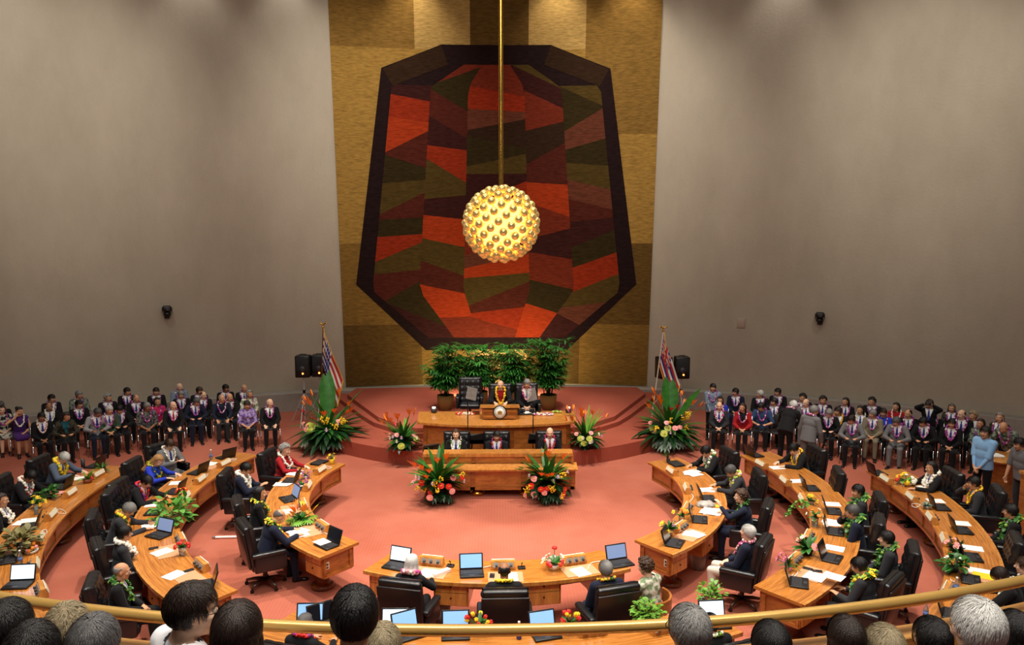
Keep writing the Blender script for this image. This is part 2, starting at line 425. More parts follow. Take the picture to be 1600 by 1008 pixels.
desk_segment('curved outer desk at far right with wrapped yellow bouquet', R3, DWD, 312.0, 366.0, (322, 333, 344, 355))
# clerk desk
b0 = Vector((.02, 1.55, 0)); root = empty('clerk_desk', 'long straight two-level wooden clerk desk in front of the dais', 'desk', b0)
b = MB(); b.box((0, .30, .895), (3.2, .32, .05)); b.box((0, .14, .88), (3.2, .03, .07)); b.build('upper_ledge', WH, root)
i_ = MB(); i_.box((0, .2, .78), (3.16, .05, .24)); b = MB()
for x in (-1.56, -.52, .52, 1.56): b.box((x, .165, .78), (.09, .03, .24))
for z in (.85, .69): b.box((0, .165, z), (3.16, .03, .04))
i_.build('inset_panel', WI, b.build('upper_panel', WP, root))
b = MB(); b.box((0, .03, .655), (3.36, .36, .035), 0, Matrix.Rotation(math.radians(8), 3, 'X')); b.build('sloping_ledge', WH, root)
i_ = MB(); i_.box((0, .05, .40), (3.24, .05, .48)); b = MB()
for x in (-1.59, -.54, .54, 1.59): b.box((x, .012, .40), (.10, .03, .48))
for z in (.61, .195): b.box((0, .012, z), (3.24, .03, .07))
i_.build('inset_panel', WI, b.build('front_panel', WP, root))
b = MB()
for s in (-1, 1): b.box((s*1.585, .3, .50), (.05, .4, .74))
b.build('side_panel', WP, root)
b = MB(); b.box((0, .42, .66), (3.2, .42, .04)); b.build('work_surface', WH, root)
for x in (-1.3, -.45, .6, 1.3):
    q = MB(); q.lathe([(.16,0),(.17,.02),(.17,.06),(.12,.09),(.10,.18)], (x, .25, 0), 18); q.build('pedestal', BRASS if abs(x) < 1 else WD, root)
# dais desk
b0 = Vector((0, 4.1, .36)); root = empty('dais_desk', 'wide bow-fronted wooden presiding desk on the carpeted dais', 'desk', b0)
FR = 5.2; cy = -.62+FR
def bow(r, a=21.5): return arcpts(0, cy, r, 270-a, 270+a, 28)
b = MB(); b.prism(bow(FR)+[(1.98, .85), (-1.98, .85)], .66, .71); b.build('tabletop', WH, root)
f = MB(); c2 = (0, cy); i_ = MB(); i_.sector(FR-.22, FR-.18, 249.5, 290.5, .02, .66, n=28, c=c2); i_.uv = {}
f.sector(FR-.19, FR-.15, 249.5, 290.5, .56, .66, n=28, c=c2); f.sector(FR-.19, FR-.13, 249.5, 290.5, 0, .12, n=28, c=c2)
for i in range(6):
    a = 249.9+40.2*i/5; f.sector(FR-.19, FR-.15, a-.55, a+.55, .1, .6, n=1, c=c2)
f.uv = {}; i_.build('inset_panel', WI, f.build('front_panel', WP, root))
for s in (-1, 1):
    q = MB(); q.box((s*1.70, .33, .34), (.05, .84, .66)); q.build('side_panel', WP, root)
# lectern box on the dais desk
b0 = Vector((.07, 4.1, 1.07)); root = empty('lectern', 'wooden lectern box with round seal on the presiding desk', 'lectern', b0)
b = MB(); b.box((0, .2, .13), (.86, .40, .26)); b.box((0, -.03, .06), (.80, .06, .06)); b.box((0, -.01, .21), (.84, .03, .05)); b.build('cabinet', WP, root)
b = MB(); b.box((0, .19, .285), (.96, .46, .045), 0, Matrix.Rotation(math.radians(-7), 3, 'X')); b.build('slanted_top', WH, root)
Mx = Matrix.Rotation(PI/2, 3, 'X')
s_ = MB(); s_.lathe([(.0,.0),(.165,.0),(.172,.012),(.165,.026),(.145,.03)], (0.0, -.045, .19), 28, 0, True, Mx)
seal = s_.build('round_seal', BLK, root); seal['label'] = 'round black and white state seal with gold centre'
q = MB(); q.lathe([(0,.0),(.142,.0),(.142,.006),(0,.006)], (0, -.074, .19), 28, 0, True, Mx); q.build('seal_face', mat('seal_white', (225,226,222), .5), seal)
q = MB(); q.lathe([(.128,.0),(.128,.003),(.118,.003),(.118,0)], (0, -.080, .19), 28, 0, False, Mx); q.build('seal_ring', mat('seal_grey', (150,150,150), .6), seal)
q = MB()
q.box((0, -.082, .185), (.055, .006, .06)); q.sph((0, -.08, .228), .016); 
for s in (-1, 1):
    q.ell((s*.042, -.082, .195), (.013, .004, .036)); q.ell((s*.03, -.082, .15), (.03, .004, .012))
q.build('seal_emblem', mat('seal_gold', (176,140,60), .4, .5), seal)
# ------------------------------------------------------------------ gallery
RZt = 3.82; GFL = 2.9
_a, _b, _c = P(0, 923, RZt), P(777, 985, RZt), P(1600, 918, RZt)
_k = ((_a.x-_b.x)**2+(_a.y-_b.y)**2+(_c.x-_b.x)**2+(_c.y-_b.y)**2)/2
GR = _k/((_a.y+_c.y)/2-_b.y)/2; GC = (0.0, _b.y+GR)
print('rail', _a, _b, _c, GR, GC)
mb = MB(); mb.sector(GR+.04, GR+4.5, 215, 325, GFL-.25, GFL, n=48, c=GC); mb.uv = {}
tag(mb.build('trim_4', mat('gallery_carpet', (96,40,34), .95)), kind='structure')
RAILM = mat('rail_brass', (216,172,96), .24, .45, bump=.04, bscale=30, var=.1, vscale=3)
root = empty('gallery_rail', 'round golden brass handrail curving across the gallery front', 'railing', (0, GC[1]-GR, GFL))
mb = MB(); mb.tube([(GC[0]+GR*math.cos(math.radians(a)), GC[1]+GR*math.sin(math.radians(a))-(GC[1]-GR), RZt-GFL) for a in [228+i*84/60 for i in range(61)]], .029, 14)
mb.build('handrail', RAILM, root)
for i, a in enumerate([math.degrees(math.atan2(q.y-GC[1], q.x-GC[0])) % 360 for q in (P(310, 950, RZt), P(556, 978, RZt), P(1080, 975, RZt), P(1530, 930, RZt))]):
    p = Vector((GC[0]+GR*math.cos(math.radians(a)), GC[1]+GR*math.sin(math.radians(a))-(GC[1]-GR), 0))
    q = MB(); q.cyl(p+Vector((0, 0, .74)), p+Vector((0, 0, RZt-GFL-.02)), .014); q.build('bracket', RAILM, root)
root = empty('gallery_parapet', 'curved wooden gallery parapet of pale boards below the handrail', 'parapet', (0, GC[1]-GR, GFL))
PAR = wood('parapet_wood', (196,144,78), (158,108,54), uv=True, stretch=(.8, 18, 1), rough=.4, coat=.1)
cc = (0, GR)
mb = MB(); mb.sector(GR-.06, GR+.06, 226, 314, .66, .76, n=60, c=cc, bev=.006); mb.build('cap_board', PAR, root)
mb = MB(); mb.sector(GR+.05, GR+.16, 226, 314, .58, .64, n=60, c=cc, bev=.006); mb.build('ledge_board', PAR, root)
mb = MB(); mb.sector(GR-.03, GR+.04, 226, 314, 0, .66, n=60, c=cc); mb.build('panel', PAR, root)
# ------------------------------------------------------------------ chandelier
ch = P(783, 350, 5.4); ch = PD(783, 350, 15.6)
root = empty('chandelier', 'spherical chandelier of clustered golden globes hanging on a long brass rod', 'chandelier', ch)
CR0 = .712
GLOB = mat('gold_globe', (240,204,124), .16, .8, emit=.16)
b = MB(); b.cyl((0, 0, .62), (0, 0, 15.0-ch.z), .042, n=14); b.build('rod', BRASS, root)
b = MB(); b.sph((0, 0, 0), .52, 28, 20); core = b.build('glowing_core', mat('core_glow', (255,206,104), .5, emit=2.6), root)
b = MB(); b.lathe([(.10,.60),(.10,.66),(.06,.70),(.05,.74)], (0,0,0), 16); b.build('collar', BRASS, root)
gs = MB(); gs.sph((0, 0, 0), .083, 14, 10); gs.cyl((0, 0, -.16), (0, 0, -.05), .018, n=8); gm = gs.mesh('globe', [GLOB])
NG = 150; pts = []
for i in range(NG):
    z = 1-2*(i+.5)/NG; t = i*PI*(3-math.sqrt(5)); r = math.sqrt(1-z*z); pts.append(Vector((r*math.cos(t), r*math.sin(t), z)))
tocam = (CAMP-ch).normalized(); pts.sort(key=lambda v: -v.dot(tocam))
for v in pts[:100]:
    d, u, w = basis(v); put('globe', gm, root, Matrix.Translation(v*(CR0-.02))@Matrix((u, -w, d)).transposed().to_4x4())
rest = MB()
for v in pts[100:]: rest.sph(v*(CR0-.02), .068, 12, 8); rest.cyl(v*.48, v*.6, .018, n=6)
tag(rest.build('globe', [GLOB], root), kind='stuff')
# ------------------------------------------------------------------ loudspeakers, flags, wall cameras
def loudspeaker(px, py, Y, wpx, label, tilt=0):
    p = PD(px, py, 1); d = (p-CAMP); k = (Y+CAM_D)/d.y; c = CAMP+d*k
    W, H, D = .42, .64, .34
    root = empty('loudspeaker', label, 'loudspeaker', c-Vector((0, 0, H/2)), tilt, 'loudspeakers on tripods')
    b = MB(); b.rbox((0, 0, H/2), (W, D, H), .035); b.build('cabinet', BLK, root)
    b = MB(); b.rbox((0, -D/2-.004, H*.62), (W*.82, .02, H*.62), .008); b.build('grille', mat('grille', (30,30,33), .7, bump=.6, bscale=200), root)
    b = MB(); b.lathe([(.09,0),(.085,.012),(.03,.03),(0,.03)], (0, -D/2-.004, H*.40), 18, 0, False, Matrix.Rotation(PI/2, 3, 'X')); b.build('woofer', DGR, root)
    b = MB(); b.lathe([(0,0),(.028,0),(.024,.01),(0,.012)], (0.02, -D/2-.012, H*.2), 12, 0, False, Matrix.Rotation(PI/2, 3, 'X')); b.build('indicator_light', mat('amber_light', (255,150,70), .4, emit=4), root)
    b = MB(); b.tube([(-.09, .0, H-.01), (-.08, 0, H+.03), (.08, 0, H+.03), (.09, 0, H-.01)], .012, 6); b.build('handle', BLK, root)
    st = empty('speaker_stand', label.replace('black loudspeaker', 'silver tripod stand under the loudspeaker'), 'stand', (c.x, c.y, 0), tilt, 'speaker tripods')
    hz = c.z-H/2
    b = MB(); b.cyl((0, 0, .12), (0, 0, hz), .019, n=10); b.build('pole', SILV, st)
    b = MB(); b.cyl((0, 0, .92), (0, 0, 1.02), .04, n=12); b.build('collar', BLK, st)
    for k in range(3):
        a = k*2*PI/3+.5; e = Vector((.52*math.cos(a), .52*math.sin(a), .015))
        b = MB(); b.cyl((0, 0, .95), e, .013, n=8); b.build('leg', SILV, st)
        b = MB(); b.cyl((0, 0, .25), e*.55+Vector((0, 0, .43)), .009, n=6); b.build('brace', DGR, st)
    return root
loudspeaker(474, 572, 8.0, 26, 'black loudspeaker farthest left, beside the American flag')
loudspeaker(499, 571, 8.2, 26, 'black loudspeaker directly behind the American flag', .05)
loudspeaker(1037, 574, 8.2, 26, 'black loudspeaker directly behind the striped state flag', .35)
loudspeaker(1065, 574, 7.9, 26, 'black loudspeaker farthest right, beside the striped state flag')
CG = [mat('flag_red', (178,38,40), .8), mat('flag_white', (222,216,206), .8), mat('flag_blue', (34,40,110), .8), mat('fringe_gold', (220,170,60), .6)]
def flag(px_top, py_top, px_bot, py_bot, Y, label, painter, fold=.55, double=False):
    d = PD(px_bot, py_bot, 1)-CAMP; bot = CAMP+d*((Y+CAM_D)/d.y); bot.z = 0.0
    d = PD(px_top, py_top, 1)-CAMP; top = CAMP+d*((Y+.1+CAM_D)/d.y)
    root = empty('flag', label, 'flag', bot); T = top-bot
    b = MB(); b.cyl((0, 0, 0), T*.97, .016, n=10); b.build('pole', WD if fold > .5 else mat('white_pole', (214,206,196), .5), root)
    b = MB(); e = T*.97
    b.sph(e+Vector((0, 0, .03)), .035); b.ell(e+Vector((0, 0, .10)), (.02, .02, .05))
    for s in (-1, 1): b.ell(e+Vector((s*.06, 0, .13)), (.065, .012, .02), M=Matrix.Rotation(-s*.5, 3, 'Y'))
    b.build('eagle_finial', BRASS, root)
    b = MB(); b.lathe([(.16,0),(.17,.03),(.06,.07),(.03,.16)], (0,0,0), 16); b.build('base', BRASS, root)
    # cloth hangs from the hoist down along the pole in gathered folds
    U, V = 44, 60; g = MB(); vs = []
    hoistL = T.length*.47; fly = 1.75
    ax = T.normalized()
    for i in range(V+1):
        v = i/V                       # along hoist, 0 top
        back = double and v > .5
        if double: v = 1-abs(2*v-1)   # lower half folded behind
        for j in range(U+1):
            u = j/U                   # along fly: the free end droops
            h = e-ax*(v*hoistL*.62+.12)
            drop = u*fly*(.92-.10*v)
            side = .02+.50*u*(1-.25*v)
            fz = .03*math.sin(u*9+v*7.0)*(.35+u)
            vs.append(h+Vector((side, -.03+fz+(.05 if back else 0), -drop*.86)))
    fs = []; 
    for i in range(V):
        for j in range(U):
            a = i*(U+1)+j; g.add([], [], 0)
            fs.append(((a, a+1, a+U+2, a+U+1), painter((j+.5)/U, (i+.5)/V)))
    g.v = [tuple(v) for v in vs]
    for f, m in fs: g.f.append(f); g.m.append(m); g.sm.append(True)
    cl = g.build('cloth', CG, root)
    fr = MB(); fr.tube([vs[i*(U+1)+U] for i in range(V+1)], .018, 5); fr.tube([vs[V*(U+1)+j] for j in range(U+1)], .014, 5); fr.build('fringe', CG[3], cl)
    c = MB(); c.tube([e+Vector((.02, -.03, 0)), e+Vector((.06, -.07, -.3)), e+Vector((.02, -.08, -.6)), e+Vector((.09, -.07, -.85))], .011, 5); c.build('tassel_cord', CG[3], root)
    return root
def us(u, v):
    if u < .40 and v < 7/13:
        a = int(u/.40*11); b = int(v/(7/13)*9); return 1 if a % 2 == 0 and b % 2 == 0 else 2
    return 0 if int(v*13) % 2 == 0 else 1
def hi(u, v):
    if u < .45 and v < .5:
        x, y = u/.45-.5, v/.5-.5
        if abs(x) < .09 or abs(y) < .11: return 0
        if abs(x) < .15 or abs(y) < .18: return 1
        if abs(abs(x)-abs(y)) < .08: return 0 if abs(abs(x)-abs(y)) < .04 else 1
        return 2
    return (1, 0, 2)[int(v*8) % 3]
flag(505, 508, 500, 662, 7.2, 'American flag with gold eagle finial on a pole at left', us, .6, True)
flag(1037, 514, 1016, 668, 7.2, 'striped state flag on a leaning white pole at right', hi, .4)
def wallcam(px, py, label):
    d = PD(px, py, 1)-CAMP; 
    lo, hi_ = 5, 40
    for _ in range(40):
        m = (lo+hi_)/2; q = CAMP+d*m
        if math.hypot(q.x-WC[0], q.y-WC[1]) < WR-.22: lo = m
        else: hi_ = m
    c = CAMP+d*lo; rz = math.atan2(c.y-WC[1], c.x-WC[0])-PI/2
    root = empty('wall_camera', label, 'camera', c, rz, 'wall cameras')
    b = MB(); b.cyl((0, .0, -.12), (0, .22, -.12), .03); b.box((0, .2, -.12), (.14, .03, .2)); b.build('bracket', DGR, root)
    b = MB(); b.lathe([(.10,-.11),(.11,-.07),(.10,-.02),(.06,0)], (0,0,0), 16); b.build('base', BLK, root)
    b = MB(); b.rbox((0, -.02, .09), (.24, .22, .17), .04); b.build('body', BLK, root)
    b = MB(); b.lathe([(.06,0),(.06,.06),(.05,.07),(.0,.05)], (.02, -.12, .09), 16, 0, False, Matrix.Rotation(PI/2, 3, 'X')); b.build('lens', DGR, root)
    for s in (-1, 1):
        b = MB(); b.box((s*.13, -.02, .05), (.02, .08, .16)); b.build('yoke', BLK, root)
wallcam(261, 487, 'small black robotic camera mounted on the wall at left')
wallcam(1281, 497, 'small black robotic camera mounted on the wall at right')
d = PD(1158, 505, 1)-CAMP; k = 24.75; c = CAMP+d*k; c = Vector(wallpt(c.x, c.z, .02))
b = MB(); b.rbox((0, 0, 0), (.24, .03, .30), .008); o = b.build('wall_plate', mat('plate', (168,150,134), .6)); o.location = c; o.rotation_euler = (0, 0, math.atan2(c.y-WC[1], c.x-WC[0])-PI/2)
tag(o, 'small square blank access plate on the right wall', 'plate')
# ------------------------------------------------------------------ kits
def exec_chair_kit():
    k = Kit(); tilt = math.radians(-9); R = Matrix.Rotation(-tilt, 3, 'X')
    b = MB()
    for i in range(5):
        a = i*2*PI/5+PI/2; e = Vector((.31*math.cos(a), .31*math.sin(a), .085))
        d, u, w = basis(e-Vector((0, 0, .13)))
        b.tube([(0, 0, .125), e*.55+Vector((0, 0, .07)), e], [.034, .028, .02], 8)
    st = k.part('star_base', b, mat('base_wood', (60,34,24), .35, coat=.4))
    b = MB(); b.cyl((-.012, 0, .03), (.012, 0, .03), .03, n=12); b.cyl((0, 0, .03), (0, 0, .085), .012, n=6)
    cas = b.mesh('caster', [BLK])
    for i in range(5):
        a = i*2*PI/5+PI/2; k.part('caster', cas, None, st, Matrix.Translation((.31*math.cos(a), .31*math.sin(a), 0)))
    b = MB(); b.cyl((0, 0, .12), (0, 0, .36), .032, n=12); b.box((0, 0, .355), (.3, .3, .03)); k.part('column', b, BLK)
    b = MB(); b.rbox((0, .02, .42), (.54, .54, .13), .045, seg=3); k.part('seat', b, LEATH)
    # backrest: tufted front
    def back(v): return Vector((0, -.22, .44))+R @ Vector(v)
    b = MB(); nx, nz = 24, 28; W, H = .60, .68; vs = []
    for i in range(nz+1):
        for j in range(nx+1):
            x = j/nx; z = i/nz
            edge = min(x, 1-x, z*1.1, (1-z)*1.1); e = min(1, edge/.09); rr = math.sqrt(max(0, 1-(1-e)**2))
            t = abs(math.sin(x*PI*4))*abs(math.sin(z*PI*4.5))
            vs.append(back(((x-.5)*W, .035+.07*rr+.022*t*e, z*H)))
    fs = [(i*(nx+1)+j, i*(nx+1)+j+1, (i+1)*(nx+1)+j+1, (i+1)*(nx+1)+j) for i in range(nz) for j in range(nx)]
    b.add(vs, fs)
    b.rbox(back((0, 0, H/2)), (W, .10, H), .035, M=R, seg=3)
    bk = k.part('backrest', b, LEATH)
    b = MB()
    for i in range(1, 4):
        for j in range(1, 4): b.sph(back((W*(j/4-.5), .108, H*(i*.222))), .011, 8, 6)
    k.part('tufting_buttons', b, LEATH, bk)
    b = MB(); b.rbox(back((0, -.062, H*.45)), (W+.015, .035, H*.88), .012, M=R); k.part('back_shell', b, SHELL)
    for s in (-1, 1):
        b = MB(); b.rbox((s*.315, .02, .50), (.085, .50, .27), .032, seg=3); b.rbox((s*.318, .0, .645), (.105, .54, .07), .03, seg=3); k.part('armrest', b, LEATH)
    return k
def stack_chair_kit():
    k = Kit()
    b = MB(); b.rbox((0, .0, .445), (.45, .45, .05), .02); k.part('seat', b, mat('black_vinyl', (22,22,24), .5))
    b = MB(); b.rbox((0, -.235, .71), (.44, .035, .30), .015, M=Matrix.Rotation(math.radians(8), 3, 'X')); k.part('backrest', b, mat('black_vinyl', (22,22,24), .5))
    for sx in (-1, 1):
        for sy in (-1, 1):
            b = MB()
            if sy > 0: b.tube([(sx*.245, .235, 0), (sx*.235, .20, .43)], .012, 8)
            else: b.tube([(sx*.245, -.25, 0), (sx*.235, -.20, .43), (sx*.235, -.215, .6), (sx*.225, -.26, .84)], .012, 8)
            k.part('leg', b, CHROME)
    return k
SCR = {0: mat('screen_off', (24,26,34), .15, spec=.6), 1: mat('screen_white', (214,236,255), .3, emit=1.15), 2: mat('screen_blue', (128,172,222), .3, emit=.95), 3: mat('screen_grey', (120,140,180), .3, emit=.55)}
def laptop_kit(ang, base=True):
    k = Kit()
    b = MB(); b.rbox((0, 0, .014), (.345, .245, .026), .007); bs = k.part('base', b, mat('laptop_black', (24,24,27), .38))
    b = MB()
    for r in range(5):
        for c in range(11): b.box((-.143+c*.0286, .085-r*.026, .0285), (.024, .021, .004))
    k.part('keyboard', b, mat('keys', (44,44,48), .6), bs)
    b = MB(); b.box((0, -.078, .0278), (.075, .045, .002)); k.part('touchpad', b, DGR, bs)
    R = Matrix.Rotation(math.radians(ang-90), 3, 'X'); o = Vector((0, .118, .026))
    R = Matrix.Rotation(-math.radians(ang-90), 3, 'X')
    b = MB(); b.rbox(o+R@Vector((0, .006, .115)), (.345, .014, .23), .006, M=R); li = k.part('screen_lid', b, mat('laptop_black', (24,24,27), .38))
    b = MB(); b.box(o+R@Vector((0, -.0035, .118)), (.305, .006, .186), M=R); k.part('display', b, SCR[0], li)
    return k
def console_kit(backside=True):
    k = Kit()
    b = MB(); L = .36
    prof = [(-.06, 0), (.055, 0), (.055, .05), (.02, .125), (-.035, .125), (-.06, .06)]
    vs = [(s*L/2, y, z) for s in (-1, 1) for y, z in prof]; n = 6
    b.add(vs, [(i, (i+1) % n, (i+1) % n+n, i+n) for i in range(n)]+[tuple(range(n)), tuple(range(2*n-1, n-1, -1))], 0, False)
    bx = k.part('wooden_housing', b, WH)
    R = Matrix.Rotation(math.radians(-90-25+90), 3, 'X')
    b = MB(); b.box((0, .047, .092), (.33, .012, .082), 0, Matrix.Rotation(math.radians(25), 3, 'X')); k.part('nameplate', b, CREAM, bx)
    for i in range(3):
        b = MB(); b.box(((i-1)*.105, -.055, .075), (.082, .012, .07), 0, Matrix.Rotation(math.radians(-20), 3, 'X'))
        pl = k.part('outlet_plate', b, mat('steel_plate', (196,194,188), .35, .6), bx)
        b = MB(); b.rbox(((i-1)*.105+.01, -.075, .07), (.035, .045, .035), .008); k.part('plug', b, DGR, pl)
    return k
CHK = exec_chair_kit(); STK = stack_chair_kit(); LAP = laptop_kit(108); CON = console_kit()
def cyl_thing(name, label, cat, loc, prof, m, group=None, n=16, extra=None):
    root = empty(name, label, cat, loc, 0, group)
    b = MB(); b.lathe(prof, (0,0,0), n); b.build('body', m, root)
    if extra:
        for (pn, pr, mm) in extra: 
            b = MB(); b.lathe(pr, (0,0,0), n); b.build(pn, mm, root)
    return root
# ------------------------------------------------------------------ plants and flowers
GRN = mat('leaf_green', (44,104,34), .42, var=.3, vscale=9, spec=.5); GRL = mat('leaf_light', (104,156,50), .45, var=.25, vscale=9); GRD = mat('leaf_dark', (20,58,26), .35, var=.3, vscale=9)
GRS = mat('leaf_silver', (120,142,126), .4, var=.4, vscale=12)
FC = {'r': mat('f_red', (214,40,34), .35), 'p': mat('f_pink', (244,158,160), .4), 'o': mat('f_orange', (250,142,44), .5), 'y': mat('f_yellow', (246,206,36), .6), 'w': mat('f_white', (244,240,226), .6), 'v': mat('f_violet', (150,58,150), .6), 'm': mat('f_magenta', (196,76,142), .6), 'l': mat('f_lilac', (196,176,206), .6), 'g': mat('f_lime', (190,206,90), .4)}
POT = {'clay': mat('pot_clay', (150,90,60), .7), 'yellow': mat('pot_yellow', (244,216,40), .4), 'glass': mat('pot_glass', (206,214,210), .08, trans=.85), 'dark': mat('pot_dark', (38,38,40), .5), 'white': mat('pot_white', (236,232,222), .45), 'basket': mat('pot_basket', (150,118,62), .85, bump=1, bscale=60, stretch=(1,1,6))}
def leaf(mb, base, d, L, W, droop=.4, mi=0, n=7, fold=.18, shape=1.0):
    """blade with a folded midrib, arching under its weight"""
    base = Vector(base); d = Vector(d).normalized(); up = Vector((0, 0, 1))
    side = d.cross(up)
    if side.length < .05: side = Vector((1, .2, 0))
    side.normalize(); vs = []; p = base.copy(); dd = d.copy()
    for i in range(n+1):
        t = i/n; nrm = side.cross(dd).normalized()
        w = W*(math.sin(PI*min(1, (t*.94+.06))**shape)**.8)
        vs += [p-side*w+nrm*w*fold, p.copy(), p+side*w+nrm*w*fold]
        dd = (dd-up*droop*(.35+t)/n*1.6).normalized(); p = p+dd*(L/n)
    fs = []
    for i in range(n):
        a = i*3; fs += [(a, a+1, a+4, a+3), (a+1, a+2, a+5, a+4)]
    mb.add(vs, fs, mi)
def rdir(r, zlo, zhi, a0=0, a1=360):
    a = math.radians(r.uniform(a0, a1)); z = r.uniform(zlo, zhi); q = math.sqrt(max(0, 1-z*z)); return Vector((q*math.cos(a), q*math.sin(a), z))
def monstera(mb, base, d, L, mi=0):
    base = Vector(base); d = Vector(d).normalized(); _, u, w = basis(d); 
    if w.z < 0: w = -w; u = -u
    side = d.cross(w).normalized(); tip = base+d*L*.35
    mb.tube([base, tip], .008, 5, mi)
    for s in (-1, 1):
        for k in range(7):
            t = k/6; a = math.radians(150-135*t); L2 = L*(.34+.16*math.sin(PI*t))
            o = tip+d*(L*.42*t)
            dv = (d*math.cos(a*.9)+side*s*math.sin(a*.9)-w*.12).normalized()
            leaf(mb, o, dv, L2, L*.062, .5, mi, 4, .1, .6)
def flower_head(mb, p, d, r, kind, mi=0, mi2=1):
    p = Vector(p); dn, u, w = basis(d); M = Matrix((u, w, dn)).transposed()
    if kind == 'anthurium':
        mb.add([], [], mi); vs = [p-dn*.01]; n = 14
        for i in range(n):
            a = 2*PI*i/n; q = r*(1+.35*math.cos(a))*(.8 if abs(a-PI) < .3 else 1)
            vs.append(p+u*math.cos(a)*q+w*math.sin(a)*q*.85+dn*(.12*r*math.cos(2*a)))
        mb.add(vs, [(0, 1+i, 1+(i+1) % n) for i in range(n)], mi)
        mb.tube([p, p+(dn*.7+u*.6).normalized()*r*.9], [r*.11, r*.07], 6, mi2)
    elif kind == 'daisy':
        for i in range(8):
            a = 2*PI*i/8; leaf(mb, p, (u*math.cos(a)+w*math.sin(a)+dn*.35), r, r*.26, .2, mi, 3, .1)
        mb.sph(p+dn*r*.12, r*.24, 8, 5, mi2)
    elif kind == 'rose':
        for rr, h, k in ((.95, 0, 6), (.7, .12, 5), (.42, .2, 4)):
            for i in range(k):
                a = 2*PI*i/k+rr*3; c = p+(u*math.cos(a)+w*math.sin(a))*r*rr*.5+dn*r*h
                mb.ell(c, (r*.42, r*.34, r*.36), 8, 5, mi, M)
    elif kind == 'bird':
        for i in range(4):
            leaf(mb, p, dn+u*(i-1.5)*.35+Vector((0, 0, .3)), r*3.0, r*.27, .15, mi, 4, .3)
        leaf(mb, p, dn+w*.5, r*2.0, r*.2, .2, mi2, 4, .3)
    elif kind == 'spray':
        for i in range(16):
            q = p+dn*r*rnd.uniform(0, 2.2)+u*rnd.uniform(-1, 1)*r*.8+w*rnd.uniform(-1, 1)*r*.8; mb.sph(q, r*.24, 6, 4, mi)
    elif kind == 'tulip':
        for i in range(5):
            a = 2*PI*i/5; mb.ell(p+(u*math.cos(a)+w*math.sin(a))*r*.38+dn*r*.4, (r*.36, r*.36, r*.75), 8, 6, mi, M)
KIND = {'anthurium': 'y', 'daisy': 'y', 'rose': 'r', 'bird': 'v', 'spray': 'y', 'tulip': 'y'}
def arrangement(name, label, cat, loc, rz, spec, seed, group=None, scale=1):
    """spec: dict(pot=(kind, prof), leaves=[...], flowers=[(kind, colour, n, r, (zlo,zhi), dist, (a0,a1))])"""
    r = random.Random(seed); root = empty(name, label, cat, loc, rz, group, scale)
    h0 = spec.get('h', .1)
    if spec.get('pot'):
        kind, prof = spec['pot']; b = MB(); b.lathe(prof, (0,0,0), 18); b.build({'basket': 'basket', 'glass': 'vase', 'vase': 'vase'}.get(kind, 'pot'), POT[kind], root)
    for (typ, n, L, W, zr, ar, m) in spec.get('leaves', []):
        if typ == 'blade':
            b = MB()
            for i in range(n): leaf(b, (0, 0, h0), rdir(r, *zr, *ar), L*r.uniform(.75, 1.15), W*r.uniform(.8, 1.1), r.uniform(.2, .6))
            b.build('foliage', m, root)
        elif typ == 'banana':
            for i in range(n):
                b = MB(); d = rdir(r, *zr, *ar); b.tube([(0, 0, h0), Vector((0, 0, h0))+d*L*.35], .012, 6); leaf(b, Vector((0, 0, h0))+d*L*.3, d, L*r.uniform(.8, 1.05), W, .08, 0, 10, .22); b.build('banana_leaf', m, root)
        elif typ == 'monstera':
            for i in range(n):
                b = MB(); a0, a1 = ar; aa = math.radians(a0+(a1-a0)*(i+.5)/n+r.uniform(-8, 8)); z = r.uniform(*zr); d = Vector((math.cos(aa), math.sin(aa), z)).normalized()
                monstera(b, (0, 0, h0), d, L*r.uniform(.85, 1.1)); b.build('monstera_leaf', m, root)
        elif typ == 'bush':
            b = MB()
            for i in range(n):
                d = rdir(r, *zr, *ar); p = Vector((0, 0, h0))+d*L*r.uniform(.35, 1); leaf(b, p, d+rdir(r, -.6, .6)*.8, W*2.4, W*.75, .5, 0, 4, .15)
                if i % 4 == 0: b.tube([(0, 0, h0), p], .004, 4)
            b.build('foliage', m, root)
    for (kind, colr, n, rad, zr, dist, ar) in spec.get('flowers', []):
        for i in range(n):
            d = rdir(r, *zr, *ar); p = Vector((0, 0, h0))+d*dist*r.uniform(.85, 1.15)
            b = MB(); flower_head(b, p, d+Vector((0, -.25, .3)), rad*r.uniform(.85, 1.15), kind)
            b.tube([(0, 0, h0), p], .0045, 4, 2)
            b.build({'bird': 'bird_of_paradise', 'spray': 'yellow_spray' if colr == 'y' else 'flower_spray'}.get(kind, kind), [FC[colr], FC[KIND[kind]], GRN], root)
    return root
ALL = (0, 360); FRT = (190, 350)
def potprof(r, h): return [(r*.72, 0), (r*.95, h*.6), (r, h), (r*.9, h), (r*.8, h*.85)]
